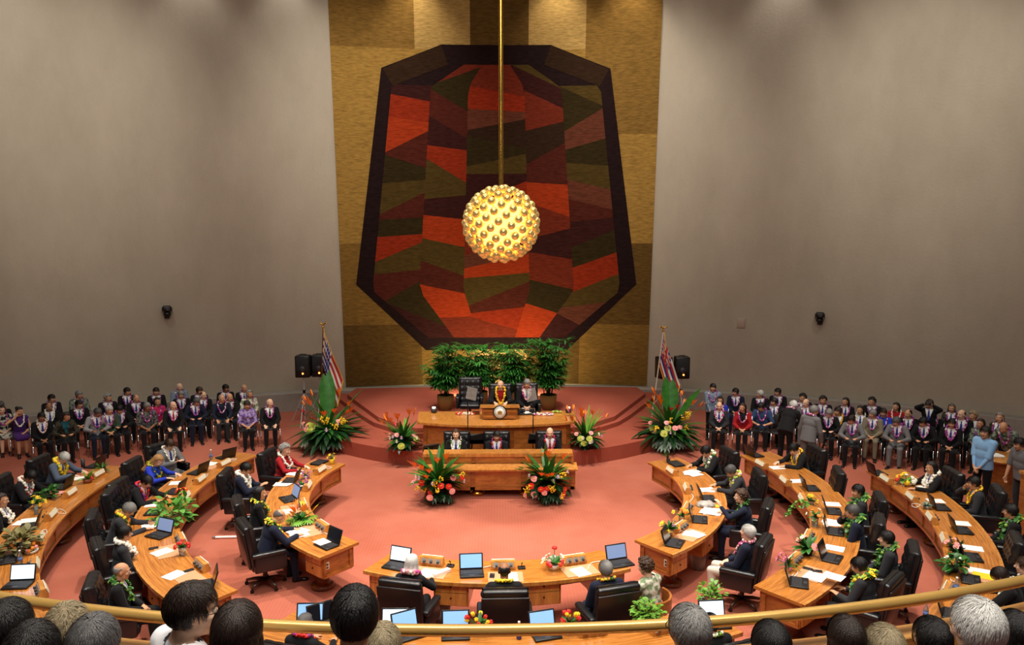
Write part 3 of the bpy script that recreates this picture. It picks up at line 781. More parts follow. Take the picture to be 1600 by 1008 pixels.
def big_arr(px, py, z, label, seed, mirror=1):
    p = P(px, py, z)
    sp = dict(pot=('dark', potprof(.22, .42)), h=.42, leaves=[
        ('banana', 2, 1.05, .16, (.955, .985), (60, 120), GRN), ('banana', 1, 1.1, .15, (.76, .82), (0, 20), GRN),
        ('blade', 46, .85, .05, (.1, .95), ALL, GRN), ('blade', 34, 1.0, .075, (-.2, .3), ALL, GRD), ('blade', 22, .7, .06, (-.3, .5), FRT, GRN), ('monstera', 5, .68, .1, (-.42, -.25), (205, 335), GRS),
        ('blade', 14, .55, .045, (.0, .6), ALL, GRL)],
        flowers=[('bird', 'o', 12, .075, (.55, .97), .8, ALL), ('anthurium', 'p', 5, .06, (.1, .6), .6, FRT), ('anthurium', 'g', 3, .085, (0, .4), .55, (270-mirror*60, 350-mirror*60)),
                 ('spray', 'y', 6, .07, (.2, .7), .5, FRT), ('daisy', 'l', 4, .05, (.1, .5), .55, FRT), ('bird', 'r', 4, .055, (.5, .85), .7, ALL)])
    return arrangement('flower_arrangement', label, 'flowers', p, 0, sp, seed, 'tall floor flower arrangements', 1.12)
def mid_arr(px, py, z, label, seed, s=1.0):
    sp = dict(pot=('dark', potprof(.15, .22)), h=.24, leaves=[('blade', 40, .55, .05, (.0, .95), ALL, GRN), ('blade', 26, .48, .065, (-.4, .2), ALL, GRD), ('blade', 12, .75, .03, (.75, .97), ALL, GRL)],
        flowers=[('bird', 'o', 9, .07, (.6, .97), .68, ALL), ('anthurium', 'g', 3, .085, (-.1, .3), .42, FRT), ('anthurium', 'p', 3, .055, (.2, .6), .42, FRT), ('daisy', 'w', 3, .05, (0, .5), .4, FRT), ('daisy', 'l', 4, .055, (0, .4), .36, FRT), ('bird', 'r', 3, .06, (.3, .7), .4, ALL)])
    return arrangement('flower_arrangement', label, 'flowers', P(px, py, z), 0, sp, seed, 'medium flower arrangements on the dais', s)
def clerk_arr(px, py, label, seed):
    sp = dict(pot=('dark', potprof(.2, .3)), h=.42, leaves=[('blade', 34, .7, .06, (.3, .97), ALL, GRN), ('blade', 20, .55, .075, (-.3, .4), ALL, GRD), ('monstera', 4, .5, .1, (-.85, -.6), (215, 330), GRD), ('blade', 12, .6, .04, (.3, .8), ALL, GRL), ('banana', 1, .7, .05, (.97, .99), ALL, GRN)],
        flowers=[('bird', 'o', 6, .075, (.4, .9), .66, FRT), ('anthurium', 'r', 5, .065, (-.4, .45), .50, FRT), ('anthurium', 'p', 5, .07, (-.5, .4), .50, FRT), ('spray', 'y', 7, .06, (-.4, .45), .42, FRT), ('daisy', 'l', 5, .05, (.1, .5), .5, FRT)])
    return arrangement('flower_arrangement', label, 'flowers', P(px, py, 0), 0, sp, seed, 'colourful flower arrangements before the clerk desk')
def palm(loc, label, seed, H=1.9, n=9):
    r = random.Random(seed); root = empty('potted_palm', label, 'plant', loc, 0, 'palms behind the presiding desk')
    b = MB(); b.lathe(potprof(.24, .42), (0,0,0), 18); b.build('basket', POT['basket'], root)
    for i in range(n):
        a = r.uniform(0, 2*PI); q = r.uniform(.0, .14); h = H*r.uniform(.5, 1)
        base = Vector((q*math.cos(a), q*math.sin(a), .38)); top = base+Vector((math.cos(a)*.30*h/H, math.sin(a)*.30*h/H, h-.4))
        b = MB(); b.tube([base, (base+top)/2+Vector((0, 0, .05)), top], .011, 5); b.build('cane', mat('cane', (60,84,34), .5), root)
        f = MB()
        for kk in range(4 if h > H*.6 else 3):
            hub = base.lerp(top, 1-kk*.24)
            for fan in range(4):
                fa = r.uniform(0, 2*PI); d = Vector((math.cos(fa), math.sin(fa), r.uniform(.1, .7))).normalized(); tip = hub+d*.2
                f.tube([hub, tip], .004, 4)
                _, u, w = basis(d)
                for t in range(8):
                    an = (t/7-.5)*2.6; leaf(f, tip, d*math.cos(an)+u*math.sin(an)+Vector((0, 0, r.uniform(-.2, .2))), r.uniform(.24, .36), .021, .7, 0, 5, .1)
        f.build('fronds', r.choice([GRN, GRN, mat('palm_green', (58,128,44), .4, var=.3, vscale=6)]), root)
    return root
# ------------------------------------------------------------------ people
SKIN = {'lt': mat('skin_light', (232,186,156), .5, spec=.35), 'md': mat('skin_tan', (206,152,116), .5, spec=.35), 'dk': mat('skin_brown', (158,108,78), .5, spec=.35)}
HAIR = {k: mat('hair_'+k, c, .45, spec=.45, bump=.5, bscale=90, stretch=(3, 3, .5)) for k, c in dict(black=(22,19,20), brown=(66,44,30), dbrown=(42,29,24), grey=(140,138,136), dgrey=(92,90,90), white=(214,212,208), blond=(168,124,74), ash=(150,134,104)).items()}
EYEW = mat('eye_white', (225,220,212), .3); EYED = mat('eye_dark', (28,18,14), .2); LIP = mat('lips', (168,92,84), .45)
def cloth(name, c, c2=None, vs=18): return mat('cloth_'+name, c, .82, spec=.2, bump=.15, bscale=120, c2=c2, vscale=vs, sheen=.05)
CL = {k: cloth(k, c) for k, c in dict(black=(20,20,23), navy=(24,30,50), char=(46,47,52), grey=(112,112,114), lgrey=(150,150,154), tan=(130,120,100), white=(232,232,236), red=(160,26,34), blue=(40,62,190), polo=(44,66,104), lblue=(134,178,220), teal=(30,90,104), purple=(74,38,108), pink=(190,40,96), cream=(228,220,196), slate=(84,96,116), green=(60,80,62), dress=(60,58,66), ltrousers=(206,200,186), gold=(190,150,50), tiered=(170,30,44), tieblue=(52,60,140), brown=(74,54,44)).items()}
CL['aloha'] = cloth('aloha', (40,40,44), (110,110,108), 22); CL['alohap'] = cloth('alohap', (96,72,150), (170,150,200), 16); CL['alohag'] = cloth('alohag', (54,66,60), (130,140,124), 16)
CL['floral'] = cloth('floral', (226,222,206), (120,140,104), 14); CL['bw'] = cloth('bw', (24,24,28), (214,210,196), 9); CL['plaid'] = cloth('plaid', (104,120,140), (134,150,170), 30); CL['dfloral'] = cloth('dfloral', (24,26,26), (70,66,50), 16)
SHOE = mat('shoe_black', (18,16,16), .3, spec=.5)
def M3(ax, a): return Matrix.Rotation(a, 3, ax)
POSES = {
 # lean (deg forward), head pitch (deg down), wrists L/R, finger dirs, legs
 'lap':   dict(lean=4, hp=4, w=[(-.07,.27,.615), (.07,.28,.62)], fd=[(.75,.5,-.2), (-.75,.5,-.2)]),
 'knees': dict(lean=0, hp=2, w=[(-.15,.33,.625), (.15,.33,.625)], fd=[(.25,.9,-.25), (-.25,.9,-.25)]),
 'paper': dict(lean=6, hp=24, w=[(-.13,.31,.70), (.13,.31,.70)], fd=[(.3,.8,.25), (-.3,.8,.25)]),
 'desk':  dict(lean=17, hp=30, w=[(-.15,.50,.785), (.15,.47,.785)], fd=[(.35,.9,-.08), (-.35,.9,-.08)]),
 'up':    dict(lean=9, hp=4, w=[(-.15,.46,.785), (.15,.46,.785)], fd=[(.35,.9,-.08), (-.35,.9,-.08)]),
 'back':  dict(lean=-8, hp=2, w=[(-.10,.22,.63), (.10,.22,.63)], fd=[(.7,.6,-.2), (-.7,.6,-.2)]),
 'phone': dict(lean=2, hp=30, w=[(-.07,.34,.80), (.07,.34,.80)], fd=[(.25,.7,.5), (-.25,.7,.5)]),
 'face':  dict(lean=6, hp=10, w=[(-.10,.28,.62), (.10,.20,1.02)], fd=[(.7,.5,-.2), (-.35,-.25,.9)]),
 'arms':  dict(lean=-4, hp=0, w=[(-.30,.20,.70), (.30,.20,.70)], fd=[(.1,1,-.1), (-.1,1,-.1)]),
 'lift':  dict(lean=12, hp=-6, w=[(-.20,.42,1.0), (.16,.40,.80)], fd=[(.2,.5,.8), (-.3,.9,0)]),
 'stand': dict(stand=1, lean=0, hp=2, w=[(-.05,.20,.86), (.05,.21,.85)], fd=[(.7,.3,-.5), (-.7,.3,-.5)]),
 'walk':  dict(stand=1, lean=9, hp=10, w=[(-.24,.10,.80), (.24,.16,.82)], fd=[(.1,.2,-1), (-.1,.2,-1)]),
 'bow':   dict(stand=1, lean=34, hp=26, w=[(-.18,.52,.92), (.18,.50,.92)], fd=[(.3,.9,-.3), (-.3,.9,-.3)]),
 'shoot': dict(stand=1, lean=-2, hp=-4, w=[(-.09,.30,1.58), (.09,.30,1.58)], fd=[(.5,.3,.8), (-.5,.3,.8)]),
}
def skel(pose, yaw, sex):
    p = POSES[pose]; J = {}; st = p.get('stand')
    hz = .93 if st else .545
    pel = Vector((0, 0 if st else -.02, hz)); T = M3('X', -math.radians(p['lean']))
    J['pel'] = pel; J['T'] = T
    tp = lambda v: pel+T@Vector(v)
    J['tp'] = tp
    sw = .175 if sex == 'M' else .155
    J['neck0'] = tp((0, -.015, .48)); 
    H = T@M3('Z', math.radians(yaw))@M3('X', -math.radians(p['hp']-p['lean']*.0))
    if p['lean'] > 20: H = M3('X', -math.radians(18))@M3('Z', math.radians(yaw))@M3('X', -math.radians(p['hp']*.7))
    J['H'] = H; J['head'] = J['neck0']+T@Vector((0, .012, .035))+H@Vector((0, .028, .105))
    J['sh'] = [tp((-sw, -.01, .425)), tp((sw, -.01, .425))]
    J['wr'] = [Vector(w) for w in p['w']]; J['fd'] = [Vector(d).normalized() for d in p['fd']]
    if sex == 'F': J['sh'] = [v+Vector((0, 0, -.01)) for v in J['sh']]
    J['el'] = []
    for i in (0, 1):
        S, W = J['sh'][i], J['wr'][i]; a, b = .285, .255
        d = W-S; L = d.length
        if L > (a+b)*.985: W = S+d*((a+b)*.985/L); J['wr'][i] = W; d = W-S; L = d.length
        x = (a*a-b*b+L*L)/(2*L); h = math.sqrt(max(0, a*a-x*x)); dn = d/L
        pole = Vector(((-1 if i == 0 else 1)*.75, -.45, -.55)); pole = (pole-dn*pole.dot(dn)).normalized()
        J['el'].append(S+dn*x+pole*h)
    J['hip'] = [pel+Vector((-.095, .0, -.03)), pel+Vector((.095, .0, -.03))]
    if st: J['kn'] = [Vector((-.105, .02, .50)), Vector((.105, .02, .50))]; J['an'] = [Vector((-.11, -.02, .085)), Vector((.11, -.02, .085))]
    else:
        k = .115 if sex == 'M' else .085
        J['kn'] = [Vector((-k, .42, .505)), Vector((k, .42, .505))]; J['an'] = [Vector((-k, .40, .085)), Vector((k+.01, .43, .085))]
    return J
def cap(mb, a, b, r0, r1, n=12):
    a = Vector(a); b = Vector(b); mb.cyl(a, b, r0, r1, n); mb.sph(a, r0, n, 8); mb.sph(b, r1, n, 8)
def body_prims(J, sex, g=0.0, parts=('torso', 'arms', 'fore', 'hands', 'legs', 'feet', 'head')):
    mb = MB(); tp, T = J['tp'], J['T']; F = sex == 'F'
    sc = .92 if F else 1.0
    if 'torso' in parts:
        mb.ell(tp((0, 0, .02)), (.165*1.0+g, .115+g, .13+g), 16, 12, 0, T)
        mb.ell(tp((0, .012, .18)), (.150*sc+g, .115+g, .17+g), 16, 12, 0, T)
        mb.ell(tp((0, .0, .33)), (.172*sc+g, .112+g, .16+g), 16, 12, 0, T)
        mb.ell(tp((0, -.01, .43)), (.165*sc+g, .082+g, .075+g), 16, 12, 0, T)
        if F:
            for s in (-1, 1): mb.sph(tp((s*.07, .085, .315)), .062+g, 12, 8)
        cap(mb, J['sh'][0], J['sh'][1], .055+g, .055+g)
    for i in (0, 1):
        if 'arms' in parts: cap(mb, J['sh'][i], J['el'][i], (.056 if not F else .048)+g, (.042 if not F else .037)+g)
        if 'fore' in parts: cap(mb, J['el'][i], J['wr'][i]-(J['wr'][i]-J['el'][i]).normalized()*(.03 if g else 0), (.043 if not F else .037)+g, (.028 if not F else .024)+g)
        if 'hands' in parts:
            W = J['wr'][i]; d = J['fd'][i]; inn = Vector((1 if i == 0 else -1, 0, 0))
            nrm = Vector((0, 0, -1)); nrm = (nrm-d*nrm.dot(d))
            if nrm.length < .3: nrm = inn-d*inn.dot(d)
            nrm.normalize(); side = d.cross(nrm); 
            if side.dot(inn) < 0: side = -side           # thumb side points inwards
            Mh = Matrix((side, d, nrm)).transposed()
            mb.ell(W+d*.048, (.041, .056, .017), 12, 8, 0, Mh)
            for k, (o, L) in enumerate(((.030, .074), (.011, .084), (-.009, .078), (-.028, .060))):
                b0 = W+d*.085+side*o; k1 = b0+(d*.93+nrm*.30+side*o*1.2).normalized()*L*.52; k2 = k1+(d*.55+nrm*.8).normalized()*L*.48
                cap(mb, b0-d*.02, k1, .0095, .0088, 8); cap(mb, k1, k2, .0088, .0078, 8)
            t0 = W+d*.03+side*.034; t1 = t0+(side*.75+d*.7+nrm*.25).normalized()*.042; t2 = t1+(d*.9+side*.1+nrm*.35).normalized()*.032
            cap(mb, W+d*.03+side*.018, t1, .014, .0105, 8); cap(mb, t1, t2, .0105, .0088, 8)
        if 'legs' in parts:
            cap(mb, J['hip'][i], J['kn'][i], .082+g, .056+g); kn, an = J['kn'][i], J['an'][i]
            mid = kn.lerp(an, .3)+Vector((0, -.012, 0)); cap(mb, kn, mid, .054+g, .056+g); cap(mb, mid, an, .056+g, .037+g)
        if 'feet' in parts:
            an = J['an'][i]; s = -1 if i == 0 else 1
            cap(mb, an+Vector((0, -.03, -.045)), an+Vector((0, -.0, -.0)), .036+g*.5, .038+g*.5)
            cap(mb, an+Vector((0, -.025, -.045)), an+Vector((s*.015, .14, -.053)), .036+g*.5, .032+g*.5-.004)
            mb.ell(an+Vector((s*.02, .15, -.056)), (.044+g*.4, .06+g*.4, .028+g*.3))
    if 'head' in parts:
        h, H = J['head'], J['H']; hp = lambda v: h+H@Vector(v)
        f = .95 if F else 1
        mb.ell(hp((0, -.014, .025)), (.076*f, .097*f, .091), 18, 14, 0, H)
        mb.ell(hp((0, .020, -.05)), (.057*f, .066, .064), 16, 12, 0, H)
        mb.ell(hp((0, .060, -.088)), (.026, .024, .022), 12, 8, 0, H)
        mb.ell(hp((0, .070, .030)), (.056, .020, .012), 12, 8, 0, H)
        cap(mb, hp((0, .082, .014)), hp((0, .104, -.018)), .009, .0145, 10)
        for s in (-1, 1):
            mb.ell(hp((s*.013, .094, -.022)), (.010, .010, .009), 8, 6, 0, H)
            mb.ell(hp((s*.038, .060, -.022)), (.026, .026, .028), 10, 8, 0, H)
            mb.ell(hp((s*.077*f, -.006, -.004)), (.009, .020, .031), 10, 8, 0, H@M3('Z', s*.35))
        cap(mb, J['neck0']+J['T']@Vector((0, -.01, -.03)), hp((0, -.018, -.06)), .058*f, .054*f)
    return mb
def remesh(mb, vox, smooth=2):
    me = bpy.data.meshes.new('tmp'); me.from_pydata(mb.v, [], mb.f); me.update()
    bm = bmesh.new(); bm.from_mesh(me); bmesh.ops.recalc_face_normals(bm, faces=bm.faces[:]); bm.to_mesh(me); bm.free()
    o = bpy.data.objects.new('tmp', me); COL.objects.link(o)
    r = o.modifiers.new('r', 'REMESH'); r.mode = 'VOXEL'; r.voxel_size = vox; r.use_smooth_shade = True
    s = o.modifiers.new('s', 'SMOOTH'); s.factor = .5; s.iterations = smooth
    dg = bpy.context.evaluated_depsgraph_get(); out = bpy.data.meshes.new_from_object(o.evaluated_get(dg))
    bpy.data.objects.remove(o); bpy.data.meshes.remove(me)
    return out
def drop_faces(me, test):
    bm = bmesh.new(); bm.from_mesh(me); dead = [f for f in bm.faces if test(f.calc_center_median())]
    bmesh.ops.delete(bm, geom=dead, context='FACES'); bm.to_mesh(me); bm.free(); me.update()
CACHE = {}
def setmats(me, mats, idx=None):
    me.materials.clear()
    for m in mats: me.materials.append(m)
    me.polygons.foreach_set('material_index', idx if idx is not None else [0]*len(me.polygons))
    me.polygons.foreach_set('use_smooth', [True]*len(me.polygons)); me.update()
def get_body(pose, yaw, sex):
    k = ('body', pose, yaw, sex)
    if k in CACHE: return CACHE[k]
    J = skel(pose, yaw, sex); me = remesh(body_prims(J, sex), .0095, 2); me.name = 'body'
    n = len(me.polygons); c = np.empty(n*3); me.polygons.foreach_get('center', c); c = c.reshape(-1, 3)
    Ti = np.array(J['T'].inverted()); loc = (c-np.array(J['pel']))@Ti.T
    tors = (loc[:, 2] > -.15) & (loc[:, 2] < .505-.5*np.clip(loc[:, 1], 0, .06)) & (np.abs(loc[:, 0]) < .2) & (loc[:, 1] < .2)
    hd = np.linalg.norm(c-np.array(J['head']), axis=1) < .125
    idx = np.where(tors & ~hd, 1, 0)
    tie = tors & ~hd & (loc[:, 1] > .03) & (np.abs(loc[:, 0]) < .012+.03*np.clip((.48-loc[:, 2])/.3, 0, 1)) & (loc[:, 2] < .465)
    idx = np.where(tie, 2, idx)
    setmats(me, [SKIN['md'], CL['white'], CL['white']], [int(i) for i in idx])
    CACHE[k] = (J, me); return CACHE[k]
def get_cloth(kind, pose, yaw, sex):
    k = (kind, pose, sex)
    if k in CACHE: return CACHE[k]
    J = skel(pose, 0, sex)
    if kind in ('jacket', 'blouse', 'shirt', 'sleeveless'):
        parts = {'shirt': ('torso', 'arms'), 'sleeveless': ('torso',)}.get(kind, ('torso', 'arms', 'fore'))
        mbp = body_prims(J, sex, .018 if kind == 'jacket' else (.02 if kind == 'shirt' else .012), parts)
        if kind in ('jacket', 'shirt'):
            zz = -.10 if POSES[pose].get('stand') else -.02
            mbp.cyl(J['tp']((0, .0, zz)), J['tp']((0, .0, .25)), .2, .17, 20)
            for q in range(len(mbp.v)-80, len(mbp.v)):
                if q >= 0:
                    v = J['T'].inverted()@(Vector(mbp.v[q])-J['pel']); v.y *= .74; mbp.v[q] = tuple(J['pel']+J['T']@v)
        me = remesh(mbp, .0125, 3)
        Ti = J['T'].inverted(); pel = J['pel']
        if kind == 'jacket':
            def t(c):
                q = Ti@(c-pel); return q.y > .02 and abs(q.x) < .012+.085*(q.z-.18)/.30 and q.z > .18 and q.z < .6 and abs(q.x) < .11
            drop_faces(me, t)
        else:
            def t(c):
                q = Ti@(c-pel); return q.z > .44 and (q.x**2+(q.y+.005)**2) < (.078 if sex == 'M' else .09)**2
            drop_faces(me, t)
    elif kind == 'trousers':
        mb = body_prims(J, sex, .013, ('legs',)); mb.ell(J['tp']((0, 0, .0)), (.178, .128, .12), 16, 12, 0, J['T'])
        me = remesh(mb, .0125, 3)
    elif kind == 'skirt':
        mb = MB(); mb.ell(J['tp']((0, 0, .0)), (.182, .132, .14), 16, 12, 0, J['T'])
        for i in (0, 1): cap(mb, J['hip'][i], J['kn'][i], .1, .085)
        cap(mb, (J['hip'][0]+J['hip'][1])/2, (J['kn'][0]+J['kn'][1])/2, .1, .085)
        me = remesh(mb, .0125, 3)
    elif kind == 'shoes': me = remesh(body_prims(J, sex, .007, ('feet',)), .0105, 1)
    me.name = kind; setmats(me, [CL['black']]); CACHE[k] = me; return me
def hair_mesh(style):
    k = ('hair', style)
    if k in CACHE: return CACHE[k]
    bm = bmesh.new(); bmesh.ops.create_icosphere(bm, subdivisions=4, radius=1)
    dead = []; add = 0
    def zthr(az):
        a = abs(az)
        f, s, b = {'long': (.58, -.15, -.95), 'bob': (.60, -.75, -.95), 'curly': (.55, -.25, -.85), 'bun': (.60, .0, -.6), 'perm': (.55, -.3, -.9)}.get(style, (.60, -.12, -.86))
        if a < 65: return f-.05*math.cos(a*.1)
        if a < 95: return f+(s-f)*(a-65)/30
        return s+(b-s)*min(1, (a-95)/55)
    for v in bm.verts:
        d = v.co.normalized(); az = math.degrees(math.atan2(d.x, d.y))
        keep = d.z > zthr(az)+.16*mnoise.noise(Vector((d.x*7, d.y*7, 3.3)))+(.16 if 28 < abs(az) < 58 and style in ('short', 'thin') else 0)
        if style == 'balding': keep = keep and (d.z < .50 and abs(az) > 62)
        if style == 'thin': keep = keep and not (d.z > .62 and d.y > -.25 and abs(d.x) < .5)
        v.tag = keep
        n = mnoise.noise(Vector((d.x*3, d.y*3, d.z*1.2)))*.5+mnoise.noise(Vector((d.x*11, d.y*11, d.z*2.5)))*.5
        g = {'curly': .020, 'perm': .026, 'long': .011, 'bob': .012, 'balding': .003, 'thin': .004}.get(style, .007)
        r = Vector((.079, .100, .094))*1.0; m = g+(.012 if style in ('curly', 'perm') else .005)*n
        if style == 'short' and d.y > 0 and d.z > .4: m += .008*(1-abs(d.x))
        v.co = Vector((d.x*(r.x+m), d.y*(r.y+m)-.014, d.z*(r.z+m)+.025))
        if style == 'bob' and d.z < -.1: v.co.z -= .05*min(1, (-.1-d.z)); v.co.x *= 1.06
    bmesh.ops.delete(bm, geom=[v for v in bm.verts if not v.tag], context='VERTS')
    ext = bmesh.ops.extrude_face_region(bm, geom=bm.faces[:])
    for e in ext['geom']:
        if isinstance(e, bmesh.types.BMVert): e.co = Vector((0, -.014, .025))+(e.co-Vector((0, -.014, .025)))*.965
    mb = MB(); mb.bm(bm)
    if style in ('long', 'bob'):
        L = .40 if style == 'long' else .17; n, m = 26, 12; vo = []; vi = []
        for i in range(m+1):
            t = i/m
            for j in range(n+1):
                az = math.radians(82+196*j/n); w = .006*math.sin(j*2.3)+.004*math.sin(j*5.1+t*4)
                rx, ry = .088+.018*t, .108-.012*t
                e = abs(j/n-.5)*2; z = .03-L*t*(1-.18*e*e)
                vo.append((math.sin(az)*(rx+w), math.cos(az)*(ry+w)-.014, z)); vi.append((math.sin(az)*(rx+w-.03), math.cos(az)*(ry+w-.03)-.014, z))
        N = len(vo); fs = []
        for i in range(m):
            for j in range(n):
                a = i*(n+1)+j; q = (a, a+1, a+n+2, a+n+1); fs.append(q); fs.append(tuple(N+x for x in q[::-1]))
        for j in range(n): fs.append((m*(n+1)+j, m*(n+1)+j+1, N+m*(n+1)+j+1, N+m*(n+1)+j))
        for i in range(m):
            for j in (0, n): a = i*(n+1)+j; fs.append((a, a+n+1, N+a+n+1, N+a))
        mb.add(vo+vi, fs)
    if style in ('curly', 'perm'):
        r = random.Random(3)
        for i in range(90):
            d = rdir(r, -.5, 1); az = math.degrees(math.atan2(d.x, d.y))
            if d.z > zthr(az)+.04: mb.sph((d.x*.097, d.y*.118-.014, d.z*.112+.025), r.uniform(.012, .022), 7, 5)
    if style == 'bun': mb.ell((0, -.12, .06), (.045, .04, .045))
    me = mb.mesh('hair', [HAIR['black']]); CACHE[k] = me; return me
def strand_hair(style, seed):
    """close-up hair: scalp shell plus many flowing strands"""
    k = ('strand', style, seed)
    if k in CACHE: return CACHE[k]
    base = hair_mesh({'fringe': 'balding', 'curly': 'short', 'long': 'long', 'bob': 'bob'}.get(style, 'short')); mb = MB()
    mb.add([v.co for v in base.vertices], [tuple(p.vertices) for p in base.polygons])
    r = random.Random(seed); c = Vector((0, -.014, .025)); R = Vector((.088, .109, .103)); crown = Vector((.1, -.35, .95)).normalized()
    n = 0; N = 2600
    while n < N:
        d = rdir(r, -.75, 1); az = abs(math.degrees(math.atan2(d.x, d.y)))
        lim = .55 if az < 65 else (.05 if az < 100 else -.55)
        if style in ('long', 'bob'): lim = .5 if az < 60 else -.4
        if d.z < lim or (style == 'fringe' and d.z > .55): continue
        n += 1; L = r.uniform(.03, .075) if style != 'curly' else r.uniform(.02, .045)
        if style in ('long', 'bob'): L = r.uniform(.08, .16)
        lift = 1+r.uniform(.0, .05); q = d.copy(); vs = []; S = 5; wd = r.uniform(.0010, .0020)
        tw = Vector((r.uniform(-1, 1), r.uniform(-1, 1), r.uniform(-1, 1)))*(.25 if style != 'curly' else 1.1)
        for i in range(S+1):
            t = i/S; rad = lift+.035*math.sin(PI*t)*(1 if style != 'curly' else 2.2)-.02*t
            p = c+Vector((q.x*R.x, q.y*R.y, q.z*R.z))*rad
            fl = (q-crown); fl = fl-q*fl.dot(q)
            if fl.length < .05: fl = tw-q*tw.dot(q)
            fl = (fl.normalized()+tw*.5*(math.sin(t*6+tw.x*5) if style == 'curly' else 1)); fl = (fl-q*fl.dot(q)).normalized()
            sd = q.cross(fl).normalized(); w = wd*(1-.7*t)
            vs += [p-sd*w, p+sd*w+q*.0005]
            q = (q+fl*(L/S)/.1).normalized()
        mb.add(vs, [(2*i, 2*i+1, 2*i+3, 2*i+2) for i in range(S)])
    me = mb.mesh('hair', [HAIR['black']]); CACHE[k] = me; return me
def face_meshes():
    if 'face' in CACHE: return CACHE['face']
    e = MB()
    for s in (-1, 1): e.sph((s*.032, .0765, .008), .0125, 10, 8, 0); e.ell((s*.032, .0865, .008), (.0062, .0035, .0062), 10, 6, 1)
    b = MB()
    for s in (-1, 1): b.tube([(s*.014, .0905, .030), (s*.032, .089, .036), (s*.05, .078, .030)], [.003, .0042, .002], 6)
    m = MB(); m.ell((0, .0835, -.0535), (.024, .006, .0048), 12, 6); m.ell((0, .083, -.062), (.020, .0065, .0055), 12, 6)
    g = MB()
    for s in (-1, 1):
        g.tube([(s*.034+.024*math.cos(a*PI/8), .102, .006+.019*math.sin(a*PI/8)) for a in range(17)], .0022, 5)
        g.tube([(s*.058, .100, .010), (s*.080, .06, .012), (s*.084, -.02, .010)], .0022, 5)
    g.tube([(-.010, .104, .010), (.010, .104, .010)], .0022, 5)
    CACHE['face'] = (e.mesh('eyes', [EYEW, EYED]), b.mesh('eyebrows', [HAIR['black']]), m.mesh('mouth', [LIP]), g.mesh('glasses', [BLK])); return CACHE['face']
LEIS = {'orchid': ('m', 'w', 'v', 'l'), 'purple': ('v', 'm', 'v', 'w'), 'white': ('w', 'w', 'w', 'w'), 'yellow': ('y', 'y', 'y', 'g'), 'redwhite': ('w', 'r', 'w', 'w'), 'gold': ('y', 'o', 'y', 'y'),
        'green': ('G', 'G', 'L', 'G'), 'greenwhite': ('w', 'L', 'w', 'G'), 'orangegreen': ('o', 'G', 'y', 'G'), 'red': ('r', 'r', 'v', 'r'), 'bluegreen': ('L', 'y', 'l', 'g'), 'pink': ('p', 'w', 'm', 'p'), 'goldgreen': ('y', 'G', 'y', 'L')}
FC['G'] = mat('lei_green', (46,104,36), .5); FC['L'] = mat('lei_lime', (134,176,64), .5)
def get_lei(style, pose, sex, big=1.0, long=0):
    k = ('lei', style, pose, sex, big, long)
    if k in CACHE: return CACHE[k]
    J, body = get_body(pose, 0, sex); tp, T = J['tp'], J['T']
    bv = BVHTree.FromPolygons([v.co[:] for v in body.vertices], [tuple(p.vertices) for p in body.polygons if p.material_index > 0])
    path = []; n = 46; drop = .27+.22*long
    for i in range(n):
        a = 2*PI*i/n; x = math.sin(a); c = math.cos(a)              # c=1 back of the neck, -1 lowest at the front
        wx = (.098 if c < 0 else .085)*(1+.10*big); z = .495-drop*max(0, -c)**.75*1.0 if c < 0 else .505+.012*c
        if c < 0: z = .50-drop*(1-(1-(-c))**1.0)**1.0
        o = tp((x*wx*(1-.25*max(0, -c)**3), .0, z)); 
        if c < .05:
            hit = bv.ray_cast(o+T@Vector((0, .5, 0)), T@Vector((0, -1, 0)), 1.0)
            q = hit[0]+T@Vector((0, .032, .004)) if hit[0] and c < -.15 else tp((x*wx, .115 if c < -.15 else .035-.25*c*.3, z+.012))
        else: q = tp((x*wx, -.035-.05*c, z+.012))
        path.append(q)
    r = random.Random(5); cols = LEIS[style]; used = sorted(set(cols)); mb = MB(); leafy = style in ('green', 'goldgreen')
    for i in range(n):
        a, b = path[i], path[(i+1) % n]
        for t in range(2 if big <= 1 else 3):
            p = a.lerp(b, t/2)+Vector((r.uniform(-1, 1), r.uniform(-1, 1), r.uniform(-1, 1)))*.010*big; mi = used.index(r.choice(cols))
            if leafy and r.random() < .6: leaf(mb, p, rdir(r, -.8, .6), .065*big, .020*big, .5, mi, 3)
            else: mb.ell(p, (r.uniform(.016, .021)*big,)*3, 6, 4, mi)
    mb.tube(path+path[:1], .006, 4, 0)
    me = mb.mesh('lei', [FC[c] for c in used]); CACHE[k] = me; return me
NP = [0]
